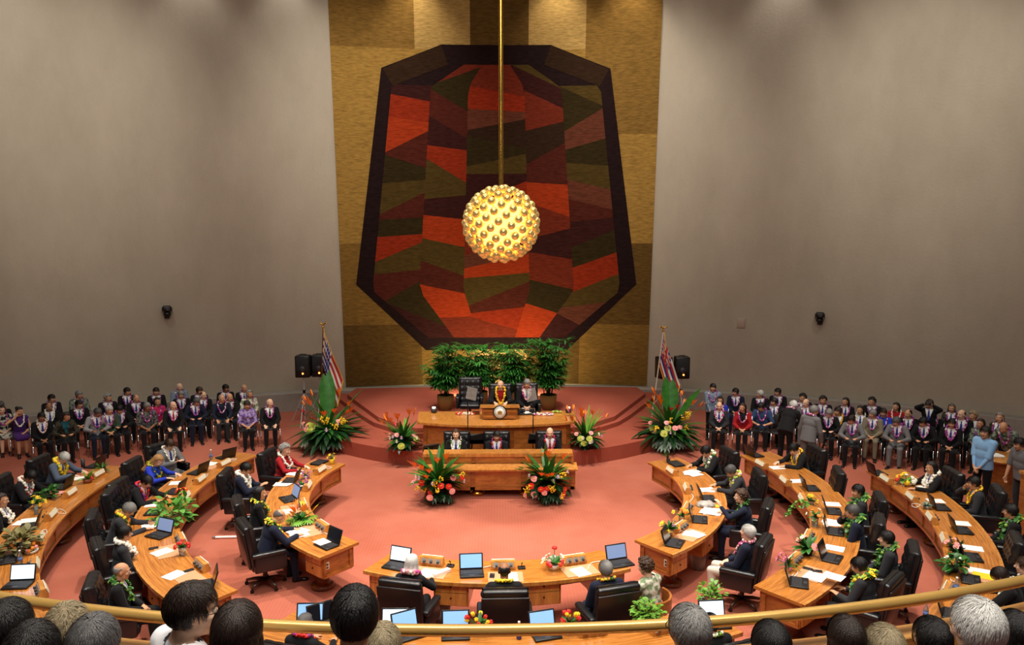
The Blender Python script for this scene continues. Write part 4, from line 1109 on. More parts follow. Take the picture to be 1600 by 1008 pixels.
def person(label, pos, rz, pose='lap', yaw=0, sex='M', hair='short', hc='black', skin='md', top='jacket', tc='black', under='white', tie='tieblue', legs='trousers', lc=None, lei=None, big=1.0, long=0, glasses=False, scale=1.0, z=0.0, group=None, mesh_hair=None, hscale=1.0):
    J, body = get_body(pose, yaw, sex)
    root = empty('person', label, 'person', (pos[0], pos[1], z), rz, group, scale)
    put('body', body, root, None, [SKIN[skin], CL[under] if top == 'jacket' else CL[tc], CL[tie] if top == 'jacket' and tie else (CL[under] if top == 'jacket' else CL[tc])])
    HM = Matrix.Translation(J['head'])@J['H'].to_4x4()
    if hair == 'short' and mesh_hair is None: NP[0] += 1; mesh_hair = strand_hair('short', 40+NP[0] % 3)
    if hair != 'bald':
        put('hair', mesh_hair or hair_mesh(hair), root, HM@Matrix.Scale(hscale, 4), [HAIR[hc]])
    e, b, m, g = face_meshes()
    put('eyes', e, root, HM); put('eyebrows', b, root, HM, [HAIR[hc]]); put('mouth', m, root, HM)
    if glasses: put('glasses', g, root, HM)
    put(top if top != 'sleeveless' else 'dress_top', get_cloth(top, pose, yaw, sex), root, None, [CL[tc]])
    put(legs, get_cloth(legs, pose, yaw, sex), root, None, [CL[lc or ('black' if tc not in ('navy', 'grey', 'char', 'tan', 'lgrey') else tc)]])
    put('shoes', get_cloth('shoes', pose, yaw, sex), root, None, [SHOE])
    if lei: put('lei', get_lei(lei, pose, sex, big, long), root)
    return root
def head_off(pose, yaw, sex):
    J = skel(pose, yaw, sex); return J['head']
def place_person(label, hx, hy, rz=None, pose='lap', yaw=0, sex='M', scale=1.0, floor=0.0, target=None, **kw):
    h = head_off(pose, yaw, sex)*scale
    w = P(hx, hy, floor+h.z)
    if rz is None: rz = face((w.x, w.y), target)
    o = RZ(rz)@Vector((h.x, h.y, 0)); pos = (w.x-o.x, w.y-o.y)
    return person(label, pos, rz, pose, yaw, sex, scale=scale, z=floor, **kw), Vector((pos[0], pos[1], floor)), rz
# ------------------------------------------------------------------ delegates
ORD = ['first', 'second', 'third', 'fourth', 'fifth', 'sixth', 'seventh', 'eighth', 'ninth', 'tenth', 'eleventh', 'twelfth', 'thirteenth', 'fourteenth']
CEN = (0.0, 0.1)
def chair_at(pos, rz, label, z=0.0, back=.03):
    o = RZ(rz)@Vector((0, -back, 0)); CHK.spawn('executive_chair', label, 'chair', (pos[0]+o.x, pos[1]+o.y, z), rz, 'black leather executive chairs')
def delegate(who, hx, hy, chair=True, dr=0, cdr=0, floor=0.0, target=CEN, **kw):
    h = head_off(kw.get('pose', 'lap'), kw.get('yaw', 0), kw.get('sex', 'M')); w = P(hx, hy, floor+h.z)
    rz = face((w.x, w.y), target)+math.radians(dr)
    r, pos, rz = place_person(who+kw.pop('tail', ''), hx, hy, rz, floor=floor, group='seated delegates', **kw)
    if chair: chair_at(pos, rz+math.radians(cdr), 'black leather chair of the '+who.replace('seated ', ''), floor)
    return pos, rz
D = delegate
D('white-haired man with thick yellow lei', 100, 716, pose='desk', hc='white', skin='lt', tc='slate', lei='yellow', big=1.5, tail=' bent over the far-left desk')
D('dark-haired man with red and white lei', 47, 745, pose='desk', skin='dk', lei='redwhite', big=1.3, tail=' at the far-left desk')
D('person with cream lei cut off at left edge', 3, 782, pose='lap', sex='F', hair='bob', hc='dbrown', lei='white', big=1.3, tail=' of the photo')
D('grey-suited man holding a phone', 265, 695, pose='phone', dr=-20, hc='brown', skin='lt', tc='grey', lei='white', glasses=True, tail=', with glasses and white lei')
D('blonde woman in bright blue jacket', 247, 720, pose='desk', sex='F', hair='long', hc='blond', skin='lt', tc='blue', lei='goldgreen', top='blouse', tail=' and yellow lei')
D('dark-haired man with thin red lei', 229, 753, pose='desk', dr=-10, tc='black', lei='red', tie='tiered', tail=' writing at left desk')
D('grey-haired man with orange and green lei', 201, 797, pose='desk', hc='grey', tc='char', lc='black', lei='orangegreen', big=1.4, tail=', hand on his papers')
D('short-haired person with cream lei', 195, 834, pose='lap', sex='F', hair='short', tc='char', lc='black', lei='white', big=1.5, tail=' and orange flower, left middle desk')
D('bald man in black suit lounging at lower left', 191, 893, pose='lap', dr=-25, cdr=0, hair='balding', hc='grey', skin='md', lei='green', tail=', hands in lap')
D('grey-haired woman in red jacket', 446, 703, pose='up', sex='F', hair='perm', hc='grey', skin='lt', tc='red', top='blouse', lei='white', big=1.2, tail=' with white lei')
D('bearded man with white and yellow lei', 384, 733, pose='phone', tc='navy', lei='white', big=1.4, tail=' in dark suit at inner left desk')
D('woman with long black hair', 407, 771, pose='lap', sex='F', hair='long', lei='goldgreen', tail=' in black at the inner left desk')
D('balding man in navy suit with green lei', 436, 808, pose='desk', dr=-6, hair='balding', hc='dgrey', tc='navy', lei='goldgreen', big=1.2, tail=', writing at desk')
D('silver-haired woman with floral collar', 644, 880, pose='up', sex='F', hair='bob', hc='white', skin='lt', top='blouse', lei='pink', big=1.5, tail=' seen from behind')
D('bald man with yellow lei seen from behind', 788, 893, pose='up', hair='balding', hc='black', skin='dk', lei='yellow', tail=' at bottom centre')
D('grey-haired man with red and green lei', 946, 890, pose='lap', hc='grey', skin='md', tc='navy', lei='orangegreen', tail=' seen from behind')
pos, rz = D('curly-haired woman in floral shirt', 1008, 886, chair=False, dr=16, pose='face', sex='F', hair='curly', hc='brown', skin='lt', tc='floral', top='shirt', lc='black', tail=' in a wooden chair')
WCHAIR = (pos, rz)
D('grey-haired person below the brass rail', 477, 975, pose='up', sex='F', hair='bob', hc='dgrey', lei='red', tail=' at lower left')
D('dark-haired person below the brass rail', 1110, 975, pose='up', hc='black', lei='greenwhite', tail=' at lower right')
D('dark-haired man with white and green lei', 1103, 706, pose='desk', skin='md', lei='greenwhite', big=1.5, tail=' at inner right desk')
D('grey-haired man with blue-green lei', 1142, 737, pose='desk', hc='dgrey', skin='md', tc='char', lc='black', lei='bluegreen', big=1.4, tail=' in grey suit')
D('curly brown-haired woman in navy jacket', 1157, 776, pose='lift', sex='F', hair='perm', hc='brown', skin='lt', tc='navy', top='blouse', lei='green', tail=' raising her hand')
D('white-haired man in white trousers', 1168, 832, pose='back', dr=12, hc='white', skin='lt', tc='navy', lc='ltrousers', lei='pink', tail=' and navy blazer')
D('dark-haired man with orange lei', 1240, 702, pose='desk', skin='lt', lei='gold', tail=' at end of the middle right desk')
D('man with thick leafy green lei', 1340, 768, pose='lap', yaw=20, skin='md', tc='char', lei='green', big=1.8, long=.6, tail=' looking out from large chair')
D('man resting forehead on hand', 1331, 800, pose='face', skin='md', hc='dgrey', tc='navy', lei='green', big=1.6, long=.6, tail=', long green lei')
D('young man in profile', 1384, 842, pose='lap', skin='lt', tc='char', lei='green', big=1.3, dr=10, tail=' with leafy green lei, leaning back')
D('man reading papers with yellow-green lei', 1342, 885, pose='paper', skin='md', tc='char', lei='goldgreen', big=1.5, tail=' at lower right')
D('woman with white lei and red hair flower', 1455, 731, pose='up', sex='F', hair='bob', lei='white', big=1.5, tail=' at far-right desk')
D('man leaning his head on his hand', 1521, 755, pose='face', dr=-12, tc='char', lei='gold', skin='md', tail=', orange and white lei, far right')
D('man in glasses with long green lei', 1578, 799, pose='lap', dr=-10, skin='md', tc='black', lei='green', big=1.5, long=.6, glasses=True, tail=' at far right')
D('man with head bowed over yellow pad', 1563, 901, pose='desk', skin='md', hc='dbrown', lei='greenwhite', big=1.4, tail=' at lower right')
D('person with pale lei cut off at right edge', 1599, 884, pose='lap', skin='lt', hc='brown', lei='white', tail=' of the photo')
def ring_chair(px, py, z, rtarget, label, dr=0):
    w = P(px, py, z); rz = face((w.x, w.y), CEN)+math.radians(dr); o = RZ(rz)@Vector((0, .3, 0)); chair_at((w.x+o.x, w.y+o.y), rz, label, back=0)
ring_chair(1312, 738, 1.05, 0, 'empty black leather chair at the middle right desk, tilted toward its neighbour', -10)
ring_chair(1590, 845, 1.05, 0, 'empty black leather chair at the far right edge of the photo', 0)
ring_chair(170, 770, 1.05, 0, 'empty black leather chair behind the left middle desk, near its planter', 0)
# wooden armchair of the woman in the floral shirt
pos, rz = WCHAIR
root = empty('wooden_chair', 'curved-back wooden armchair holding the woman in floral shirt', 'chair', pos, rz)
b = MB(); b.rbox((0, .0, .425), (.50, .48, .05), .02); b.build('seat', WD, root)
b = MB(); b.sector(.28, .315, 180, 360, .62, .80, n=18, c=(0, .02), bev=.008); b.uv = {}; b.build('curved_backrest', WP, root)
for a in (185, 225, 270, 315, 355):
    b = MB(); b.cyl((.297*math.cos(math.radians(a)), .02+.297*math.sin(math.radians(a)), .44), (.297*math.cos(math.radians(a)), .02+.297*math.sin(math.radians(a)), .63), .014, n=8); b.build('spindle', WP, root)
for sx in (-1, 1):
    for sy in (-1, 1): b = MB(); b.cyl((sx*.24, sy*.23, 0), (sx*.21, sy*.20, .41), .018, .024, 8); b.build('leg', WD, root)
# ------------------------------------------------------------------ dais and clerks
A = lambda who, hx, hy, **kw: place_person(who, hx, hy, **kw)
def dais(who, hx, hy, floor, Y=None, cl=None, **kw):
    r, pos, rz = place_person(who, hx, hy, rz=PI+kw.pop('dr', 0), floor=floor, **kw)
    if Y: pos.y = Y; r.location.y = Y
    chair_at(pos, rz, cl, floor)
dais('bald presiding man with long yellow and green leis behind lectern', 782, 602, .6, cl='black leather chair of the bald presiding man', pose='up', hair='balding', hc='grey', skin='lt', lei='gold', big=1.4, long=.3, under='red', tie='tiered')
dais('grey-haired man in black suit with pink lei on the dais', 823, 600, .6, cl='black leather chair of the grey-haired man on the dais', pose='lap', hc='grey', skin='md', lei='pink', big=1.0)
w = P(734, 618, 1.3); chair_at((w.x, w.y+.1), PI, 'empty black leather chair on the dais, left of the presiding man', .6)
dais('woman with long brown hair in dark jacket at clerk desk', 711, 686, 0, 2.5, scale=.98, cl='black leather chair of the woman at the clerk desk', pose='lap', sex='F', hair='long', hc='brown', skin='lt', lei='greenwhite')
dais('dark-haired man in suit at the centre of the clerk desk', 776, 690, 0, 2.5, scale=.94, cl='black leather chair at the centre of the clerk desk', pose='lap', skin='md', lei='red')
dais('bald man in dark suit at right end of the clerk desk', 861, 684, 0, 2.5, cl='black leather chair of the bald man at clerk desk', pose='lap', hair='balding', hc='dgrey', skin='lt', lei='red', tie='tiered')
# ------------------------------------------------------------------ audience
def audience(rows, side, tgt, yaw0):
    for rname, people in rows:
        for i, e in enumerate(people):
            hx, hy, desc, kw = e; kw = dict(kw); st = POSES[kw.get('pose', 'lap')].get('stand')
            kw.setdefault('yaw', yaw0 if (i*7) % 5 else 0); kw.setdefault('lei', 'orchid' if i % 2 else 'purple'); kw.setdefault('scale', .95 if not st else 1.0)
            noc = kw.pop('nochair', False) or st or rname == 'back'
            lab = '%s, %s from left in %s row %s of dais' % (desc, ORD[i], rname, side)
            r, pos, rz = place_person(lab, hx, hy, target=kw.pop('tgt', tgt), group='audience %s of the dais' % side, **kw)
            if not noc:
                STK.spawn('stacking_chair', 'black chrome-legged chair under the %s person in %s row %s of dais' % (ORD[i], rname, side), 'chair', (pos.x, pos.y, 0), rz, 'black stacking chairs with chrome legs')
F = dict(sex='F')
audience([
 ('front', [(3, 641, 'woman in black and white dress', dict(F, hair='bob', top='shirt', tc='bw', legs='skirt', lc='bw', skin='lt')), (31, 643, 'woman in purple dress, hand at face', dict(F, pose='face', hair='bun', tc='purple', top='sleeveless', legs='skirt', lc='purple', lei='white')),
  (65, 652, 'man in dark suit, head down', dict(lei='redwhite', skin='dk', yaw=0)), (104, 651, 'woman in teal top holding paper', dict(F, pose='paper', hair='bob', hc='dbrown', tc='dfloral', under='teal', tie=None, lc='black', lei=None)),
  (153, 645, 'man in light grey jacket', dict(pose='paper', hc='dgrey', tc='lgrey', lc='navy', skin='dk')), (187, 640, 'man in dark suit reading white paper', dict(pose='paper', skin='md')),
  (230, 636, 'man in dark patterned shirt', dict(hc='grey', top='shirt', tc='aloha', skin='dk')), (271, 634, 'bald man in black suit, red tie', dict(hair='balding', hc='grey', skin='lt', tie='tiered', pose='knees')),
  (307, 628, 'man in navy suit with certificate', dict(hc='dgrey', tc='navy', pose='paper')), (347, 623, 'elderly man in dark vest', dict(hair='thin', hc='grey', tc='navy', lc='char', pose='knees', top='blouse')),
  (386, 633, 'woman in purple patterned blouse', dict(F, hair='short', hc='dbrown', top='shirt', tc='alohap', lc='black', lei=None)), (422, 630, 'bald man in black suit, white shirt', dict(hair='balding', hc='white', skin='lt', tie='black', pose='knees', lei='purple'))]),
 ('middle', [(77, 636, 'man in suit with white lei', dict(skin='dk', hair='thin', lei='white')), (124, 632, 'dark-haired man, blue tie', dict(lei='purple')), (171, 641, 'white-bearded person', dict(hc='white', tc='green')),
  (213, 623, 'older man in blue shirt', dict(hair='thin', hc='dgrey')), (246, 628, 'woman in pink top', dict(F, hair='bob', tc='pink', top='shirt')), (283, 617, 'grey-haired man in dark suit', dict(hc='grey')),
  (318, 618, 'man with reddish face', dict(hair='thin', hc='brown', skin='lt')), (359, 621, 'older bald man', dict(hair='balding', hc='grey')), (390, 616, 'grey-haired woman in pale shirt', dict(F, hair='bob', hc='grey', top='shirt', tc='floral'))]),
 ('back', [(1, 634, 'dark-dressed person', dict(hc='dgrey')), (81, 623, 'dark-haired man', {}), (124, 617, 'grey-haired man in patterned shirt', dict(hc='grey', top='shirt', tc='alohag')), (169, 622, 'grey-haired person', dict(hc='grey', hair='curly')),
  (199, 612, 'dark-haired man in white shirt', {}), (244, 612, 'dark-haired person', {}), (281, 605, 'bald man in pale grey shirt', dict(hair='balding', hc='white', top='shirt', tc='plaid', skin='lt')), (312, 611, 'brown-haired person', dict(hc='brown')),
  (353, 607, 'dark-haired man in black', dict(skin='dk')), (382, 607, 'bald man in black', dict(hair='balding', hc='grey'))])], 'left', (-1.5, -9), 32)
audience([
 ('front', [(1124, 635, 'bald man in grey jacket', dict(hair='bald', skin='lt', tc='char', lc='black', lei='orchid', big=1.3)), (1160, 637, 'smiling woman in red jacket', dict(F, hair='bob', hc='dbrown', tc='red', top='jacket', under='black', tie=None, skin='md')),
  (1189, 636, 'man in blue polo holding folder', dict(top='shirt', tc='polo', pose='paper', lc='black')), (1240, 634, 'man in black bending forward', dict(pose='bow', hc='white', tgt=(9, 6))), (1272, 642, 'standing man in grey suit', dict(pose='walk', hc='grey', tc='grey', tgt=(12, 6))),
  (1295, 646, 'older man in dark suit with paper', dict(hc='grey', pose='paper', skin='lt')), (1330, 656, 'person in grey suit looking down', dict(tc='grey', lc='black', pose='paper', hc='dbrown')), (1363, 647, 'man in tan suit', dict(tc='tan', hc='grey', pose='lap')),
  (1400, 659, 'grey-suited man, head down', dict(tc='grey', hc='dgrey', pose='paper')), (1442, 660, 'man in dark suit reading booklet', dict(pose='paper', skin='md')), (1487, 662, 'dark-haired man with thick lei', dict(pose='lap', big=1.4))]),
 ('middle', [(1125, 626, 'woman with black hair in blue', dict(F, hair='long', tc='blue')), (1209, 628, 'dark-haired man', dict(skin='md')), (1259, 630, 'bald man', dict(hair='balding', hc='grey', skin='lt', tc='grey')), (1309, 643, 'person with orange lei', dict(lei='gold', hc='dbrown')),
  (1344, 641, 'woman with white lei', dict(F, lei='white', hair='bob')), (1380, 645, 'woman in colourful top', dict(F, hair='short', tc='blue', top='shirt', hc='dbrown')), (1419, 647, 'man in dark suit, white shirt', dict(hair='thin')), (1457, 647, 'man with large bright lei', dict(big=1.2)),
  (1502, 648, 'large bald man in dark suit', dict(hair='balding', skin='lt', big=1.3, scale=1.02)), (1532, 662, 'woman in grey patterned dress', dict(F, hair='bob', hc='dbrown', top='shirt', tc='alohag', pose='lap'))]),
 ('back', [(1114, 606, 'standing man in blue-grey shirt', dict(pose='stand', top='shirt', tc='plaid', lc='black', hair='short', scale=.92)), (1149, 613, 'dark-haired man in navy suit', dict(tc='navy')), (1187, 616, 'white-haired person looking right', dict(hc='white', yaw=-60)), (1215, 613, 'dark-haired man looking left', {}),
  (1254, 622, 'dark curly-haired person', dict(hair='perm')), (1286, 626, 'person with black curly hair', dict(hair='perm')), (1321, 628, 'woman with wavy black hair', dict(F, hair='long')), (1362, 628, 'person with spiky black hair', dict(hair='curly')),
  (1400, 636, 'long-haired woman with cream lei', dict(F, hair='long', lei='white', tc='red', top='shirt')), (1452, 631, 'man holding up a camera', dict(pose='shoot', hc='brown', scale=.90, lei=None)), (1487, 638, 'woman in patterned jacket', dict(F, hair='bob', hc='dgrey', tc='dfloral')),
  (1520, 650, 'woman with short light hair', dict(F, hair='perm', hc='ash', tc='dfloral'))])], 'right', (1.5, -9), -32)
w = P(1220, 690, .2); STK.spawn('stacking_chair', 'empty black chrome-legged chair beside the man in blue polo', 'chair', (w.x, w.y, 0), face((w.x, w.y), (1.5, -9)), 'black stacking chairs with chrome legs')
place_person('standing man in light blue shirt with clasped hands', 1539, 676, target=(2, -3), pose='stand', yaw=12, hair='short', skin='md', top='shirt', tc='lblue', lc='black', scale=1.03)
place_person('standing man in grey shirt at the right edge of the photo', 1592, 694, target=(2, -1), pose='walk', hair='short', skin='md', top='shirt', tc='grey', lc='char', scale=1.0)
place_person('bald man in green patterned shirt bowing over the round wooden stand', 1568, 668, target=(8, 0), pose='bow', hair='bald', skin='md', top='shirt', tc='alohag', scale=.98, lei='purple')
place_person('grey-haired woman standing behind the man at wooden stand', 1562, 653, target=(4, -3), pose='stand', sex='F', hair='bob', hc='grey', tc='dfloral', scale=.95, lei='purple')
w = P(1437, 629, 1.5); o_ = [o for o in bpy.data.objects if o.get('label', '').startswith('man holding up a camera')][0]
h = Vector((o_.location.x, o_.location.y, 0))+RZ(o_.rotation_euler.z)@Vector((0, .36, 0)); root = empty('camera', 'small black camera held up by a man in the back row', 'camera', (h.x, h.y, 1.47), o_.rotation_euler.z)
b = MB(); b.rbox((0, 0, 0), (.13, .05, .085), .01); b.rbox((0, 0, .05), (.05, .04, .03), .006); b.build('body', BLK, root)
b = MB(); b.lathe([(.034, 0), (.034, .06), (.028, .065), (0, .05)], (0, .02, 0), 14, 0, False, Matrix.Rotation(-PI/2, 3, 'X')); b.build('lens', DGR, root)
# round wooden stand
w = P(1562, 712, .95); root = empty('wooden_stand', 'round-fronted wooden stand with papers at far right', 'stand', (w.x, w.y, 0))
b = MB(); b.lathe([(.34,0),(.34,.06),(.28,.08),(.27,.86),(.30,.88)], (0,0,0), 24); b.build('body', WP, root)
b = MB(); b.lathe([(.44,.88),(.46,.90),(.46,.925),(.44,.94)], (0,0,0), 28); b.build('top', WH, root)
b = MB(); b.box((-.1, 0, .95), (.3, .22, .015)); b.box((-.08, .02, .96), (.28, .2, .008), 0, M3('Z', .2)); o = b.build('paper_stack', WHT); o.location = (w.x, w.y, 0); tag(o, 'stack of white papers on the round wooden stand', 'paper')
# post at the right edge
w = P(1606, 800, .5); root = empty('wooden_post', 'upright wooden post end at the right edge of the photo', 'post', (w.x, w.y, 0))
b = MB(); b.box((0, 0, .6), (.22, .22, 1.2)); b.build('shaft', WP, root)
b = MB(); b.box((0, 0, 1.225), (.27, .27, .05)); b.build('cap', WH, root)
# ------------------------------------------------------------------ things on the desks
ZT = .752
def L(px, py, who, dr=0, scr=0, ang=None):
    w = P(px, py, ZT); rz = face((w.x, w.y), CEN)+math.radians(dr)
    (LAP if ang is None else ang).spawn('laptop', 'open black laptop '+who, 'laptop', (w.x, w.y, ZT), rz, 'laptops on the desks', {'display': [SCR[scr]]})
for a in [(147, 729, 'left of the desk-end planters at far left', 0), (96, 762, 'in front of the white-haired man with yellow lei', 0), (44, 824, 'in front of the man with red and white lei', 5), (12, 876, 'beside the big planter on far-left desk', 0),
 (28, 916, 'with lit white screen at the lower left edge', 62, 1), (352, 715, 'at the far end of the left middle desk', -20), (308, 739, 'in front of the blonde woman in blue', -10), (272, 769, 'in front of the dark-haired man with red lei', -8),
 (240, 801, 'next to the leafy green plant', -8, 3), (247, 838, 'with lit grey screen below the leafy plant', 40, 3), (318, 916, 'at the near end of the left middle desk', -25), (453, 752, 'in front of the woman in red', 0),
 (450, 781, 'in front of the bearded man with white lei', 22, 3), (510, 853, 'at the near end of inner left desk, papers on it', 0), (618, 886, 'with bright white screen at bottom desk left end', 0, 1), (737, 898, 'with blue screen, second from left on bottom desk', 10, 2),
 (970, 882, 'with tilted grey-blue screen at bottom desk right end', -8, 3), (481, 982, 'with blue screen below the rail, farthest left', 24, 2), (508, 980, 'turned sideways below the rail at left', 55, 0), (615, 991, 'with white screen below the rail, left of centre', 12, 1),
 (640, 994, 'turned sideways below the rail near centre', 40, 2), (712, 994, 'with blue screen below the rail, beside tulips', 8, 2), (853, 994, 'with blue screen below the rail, right of centre', 10, 2), (1118, 977, 'with bright white screen beside the fern at right', -22, 1),
 (1107, 780, 'in front of the grey-haired man with blue-green lei', 10), (1094, 813, 'in front of the curly brown-haired woman', 15), (1055, 850, 'at the near end of the inner right desk', 20), (1180, 712, 'at the far end of the middle right desk', 0),
 (1268, 764, 'at the empty seat of middle right desk', 0), (1303, 800, 'in front of the man with thick green lei', 0), (1306, 832, 'in front of the man with forehead on hand', 0), (1301, 874, 'in front of the young man in profile', 0), (1249, 912, 'at the near end of the middle right desk', 25),
 (1372, 740, 'at the far end of the far-right desk', 0), (1470, 794, 'in front of the man leaning his head', 0), (1504, 830, 'in front of the man in glasses', 5), (1519, 872, 'at the empty far-right seat', 8), (1517, 907, 'beside the yellow pad at far right', 5), (1490, 962, 'partly hidden by the rail at lower right', 10)]: L(*a)
b = MB(); b.rbox((0, 0, .012), (.345, .245, .024), .006); 
k = Kit(); k.part('base', b, BLK); b = MB(); b.rbox((0, 0, .031), (.345, .245, .012), .005); k.part('screen_lid', b, mat('lid_dark', (38,38,42), .4))
for px, py, who in ((499, 724, 'closed black laptop beside the yellow flowerpot'), (1056, 726, 'closed black laptop at the far end of inner right desk')):
    w = P(px, py, ZT); k.spawn('laptop', who, 'laptop', (w.x, w.y, ZT), face((w.x, w.y), CEN))
def N(px, py, who, dr=0):
    w = P(px, py, ZT+.06); rz = face((w.x, w.y), CEN)+math.radians(dr); CON.spawn('nameplate_console', 'wooden nameplate and outlet box '+who, 'nameplate', (w.x, w.y, ZT), rz, 'nameplate boxes along the desk edges')
for a in [(152, 741, 'at the far end of far-left desk'), (109, 770, 'near the white-haired man with yellow lei'), (79, 804, 'near the man with red and white lei'), (60, 841, 'left of the big planter'), (54, 883, 'right of water bottle at far left'), (66, 921, 'just above the rail at far left'),
 (350, 724, 'at the far end of left middle desk'), (312, 749, 'near the blonde woman in blue'), (289, 776, 'behind the red poinsettia'), (284, 843, 'above the red roses'), (316, 882, 'near the end of left middle desk'),
 (500, 734, 'beside the yellow flowerpot'), (480, 759, 'beside the purple orchids'), (474, 788, 'behind the orange flower arrangement'), (505, 822, 'near the balding man in navy suit'),
 (675, 876, 'in front of the silver-haired woman'), (786, 882, 'in front of the bald man with yellow lei'), (897, 874, 'beside the white and red bouquet'),
 (1050, 736, 'near the dark-haired man with white lei'), (1074, 763, 'near the grey-haired man with blue-green lei'), (1073, 794, 'near the curly brown-haired woman'), (1063, 823, 'between two small flower vases, inner right desk'),
 (1190, 725, 'near the man with orange lei'), (1227, 751, 'near the empty chair, middle right desk'), (1255, 780, 'draped with green lei'), (1262, 838, 'behind the pink anthuriums'), (1241, 874, 'near the end of middle right desk'),
 (1385, 749, 'left of the wrapped yellow bouquet'), (1425, 777, 'right of the wrapped yellow bouquet'), (1456, 809, 'near the man in glasses'), (1477, 843, 'near the pink and green pot, far right'), (1480, 921, 'just above the rail at far right'), (925, 984, 'below the rail, right of tulips'), (1036, 980, 'below the rail, beside the fern')]: N(*a)
PW, PH = .215, .28
def paper(px, py, label, dr=0, n=1, size=(PW, PH), m=None, h=.006, z=ZT, name='papers', cat='papers'):
    w = P(px, py, z); rz = face((w.x, w.y), CEN)+math.radians(dr); b = MB(); r = random.Random(px)
    for i in range(n): b.box((r.uniform(-.1, .1)*(n > 1), r.uniform(-.05, .05)*(n > 1), h/2+i*h), (*size, h*.9), 0, M3('Z', r.uniform(-.35, .35)*(n > 1)))
    o = b.build(name, m or WHT); o.location = (w.x, w.y, z); o.rotation_euler = (0, 0, rz); tag(o, label, cat, 'papers on the desks' if cat == 'papers' else None)
PADM = mat('desk_pad', (206,150,110), .6)
for px, py, who, dr in ((297, 905, 'near end of left middle desk', 0), (455, 797, 'woman with long black hair', 0), (482, 830, 'balding man in navy suit', 0), (672, 895, 'silver-haired woman', 0), (790, 902, 'bald man with yellow lei', 0), (906, 892, 'grey-haired man with red lei', 0), (1078, 836, 'white-haired man in white trousers', 0), (1268, 897, 'man reading papers', 0), (262, 862, 'person with cream lei', 0), (1527, 898, 'man with head bowed', 0), (330, 728, 'grey-suited man', 0)):
    paper(px, py, 'tan leather desk pad in front of the '+who, dr, size=(.5, .34), m=PADM, h=.005, name='desk_pad', cat='desk pad')
for px, py, who, dr, n in ((120, 748, 'white-haired man with yellow lei', 0, 2), (42, 816, 'man with red and white lei', 0, 2), (328, 724, 'grey-suited man', 0, 3), (277, 755, 'blonde woman in blue', 10, 1), (240, 789, 'dark-haired man with red lei', 0, 1), (236, 821, 'grey-haired man with orange lei', 0, 2), (253, 863, 'person with cream lei', 20, 1), (272, 899, 'bald man at lower left', 20, 1),
 (466, 739, 'woman in red', 0, 2), (441, 757, 'bearded man with white lei', -15, 3), (446, 800, 'woman with long black hair', 0, 1), (466, 833, 'balding man in navy suit', 10, 4), (668, 896, 'silver-haired woman', 0, 1), (797, 902, 'bald man with yellow lei', 0, 1), (907, 894, 'grey-haired man with red lei', 8, 1),
 (1081, 740, 'dark-haired man with white lei', 0, 4), (1107, 767, 'grey-haired man with blue-green lei', 0, 2), (1111, 800, 'curly brown-haired woman', 0, 4), (1087, 834, 'white-haired man in white trousers', 0, 2), (1214, 731, 'man with orange lei', 0, 1), (1243, 752, 'empty middle right seat', 0, 1), (1300, 788, 'man with thick green lei', 0, 1), (1303, 818, 'man with forehead on hand', 0, 2), (1304, 857, 'young man in profile', 0, 1), (1273, 903, 'man reading papers', 0, 2),
 (1445, 762, 'woman with white lei and red flower', 0, 1), (1462, 783, 'man leaning his head', 0, 1), (1501, 818, 'man in glasses', 0, 1), (1520, 857, 'empty far-right seat', 0, 1), (1530, 893, 'man with head bowed', 0, 1)):
    paper(px, py, 'white papers in front of the '+who, dr, n)
paper(1537, 901, 'yellow writing pad beside the man with head bowed', 0, m=FC['y'], h=.012, name='writing_pad', cat='pad')
paper(1121, 791, 'yellow note pad beside the curly brown-haired woman', 0, size=(.12, .16), m=FC['y'], name='writing_pad', cat='pad')
paper(92, 770, 'pink sheet beside the white-haired man with yellow lei', 0, size=(.16, .2), m=FC['p'])
paper(503, 847, 'white sheet lying on the near-end inner left laptop', 0, size=(.22, .2), z=ZT+.03)
paper(690, 897, 'slim white box beside the papers of silver-haired woman', -35, size=(.08, .28), h=.05, name='box', cat='box')
paper(1302, 901, 'white sheets held up by the man reading papers', 0, z=.86); bpy.data.objects[-1] if False else None
# small desk things
def cup(px, py, label, m, r=.04, h=.11, name='mug', cat='mug'): 
    w = P(px, py, ZT); cyl_thing(name, label, cat, (w.x, w.y, ZT), [(r*.85, 0), (r, .01), (r, h), (r*.88, h), (r*.82, .015)], m)
cup(130, 730, 'dark travel mug at the far end of far-left desk', DGR, .04, .17); cup(50, 948, 'black mug just below the rail at far left', BLK)
cup(57, 804, 'clear drinking glass beside papers at far left', POT['glass'], .035, .14, 'glass', 'glass')
def bottle(px, py, label, m):
    w = P(px, py, ZT); cyl_thing('water_bottle', label, 'bottle', (w.x, w.y, ZT), [(.03, 0), (.033, .02), (.033, .13), (.014, .18), (.013, .2)], m, 'water bottles', 14, [('cap', [(.015, .198), (.015, .22), (0, .222)], WHT), ('label_band', [(.0338, .06), (.0338, .11)], mat('band_blue', (90,120,190), .5))])
bottle(32, 882, 'water bottle beside the big planter at far left', POT['glass']); bottle(330, 718, 'clear water bottle at far end of left middle desk', POT['glass']); bottle(811, 998, 'blue water bottle below the brass rail', mat('bottle_blue', (40,50,140), .15)); bottle(1494, 926, 'water bottle just above rail at far right', POT['glass']); bottle(1446, 968, 'small clear bottle below the rail at lower right', POT['glass'])
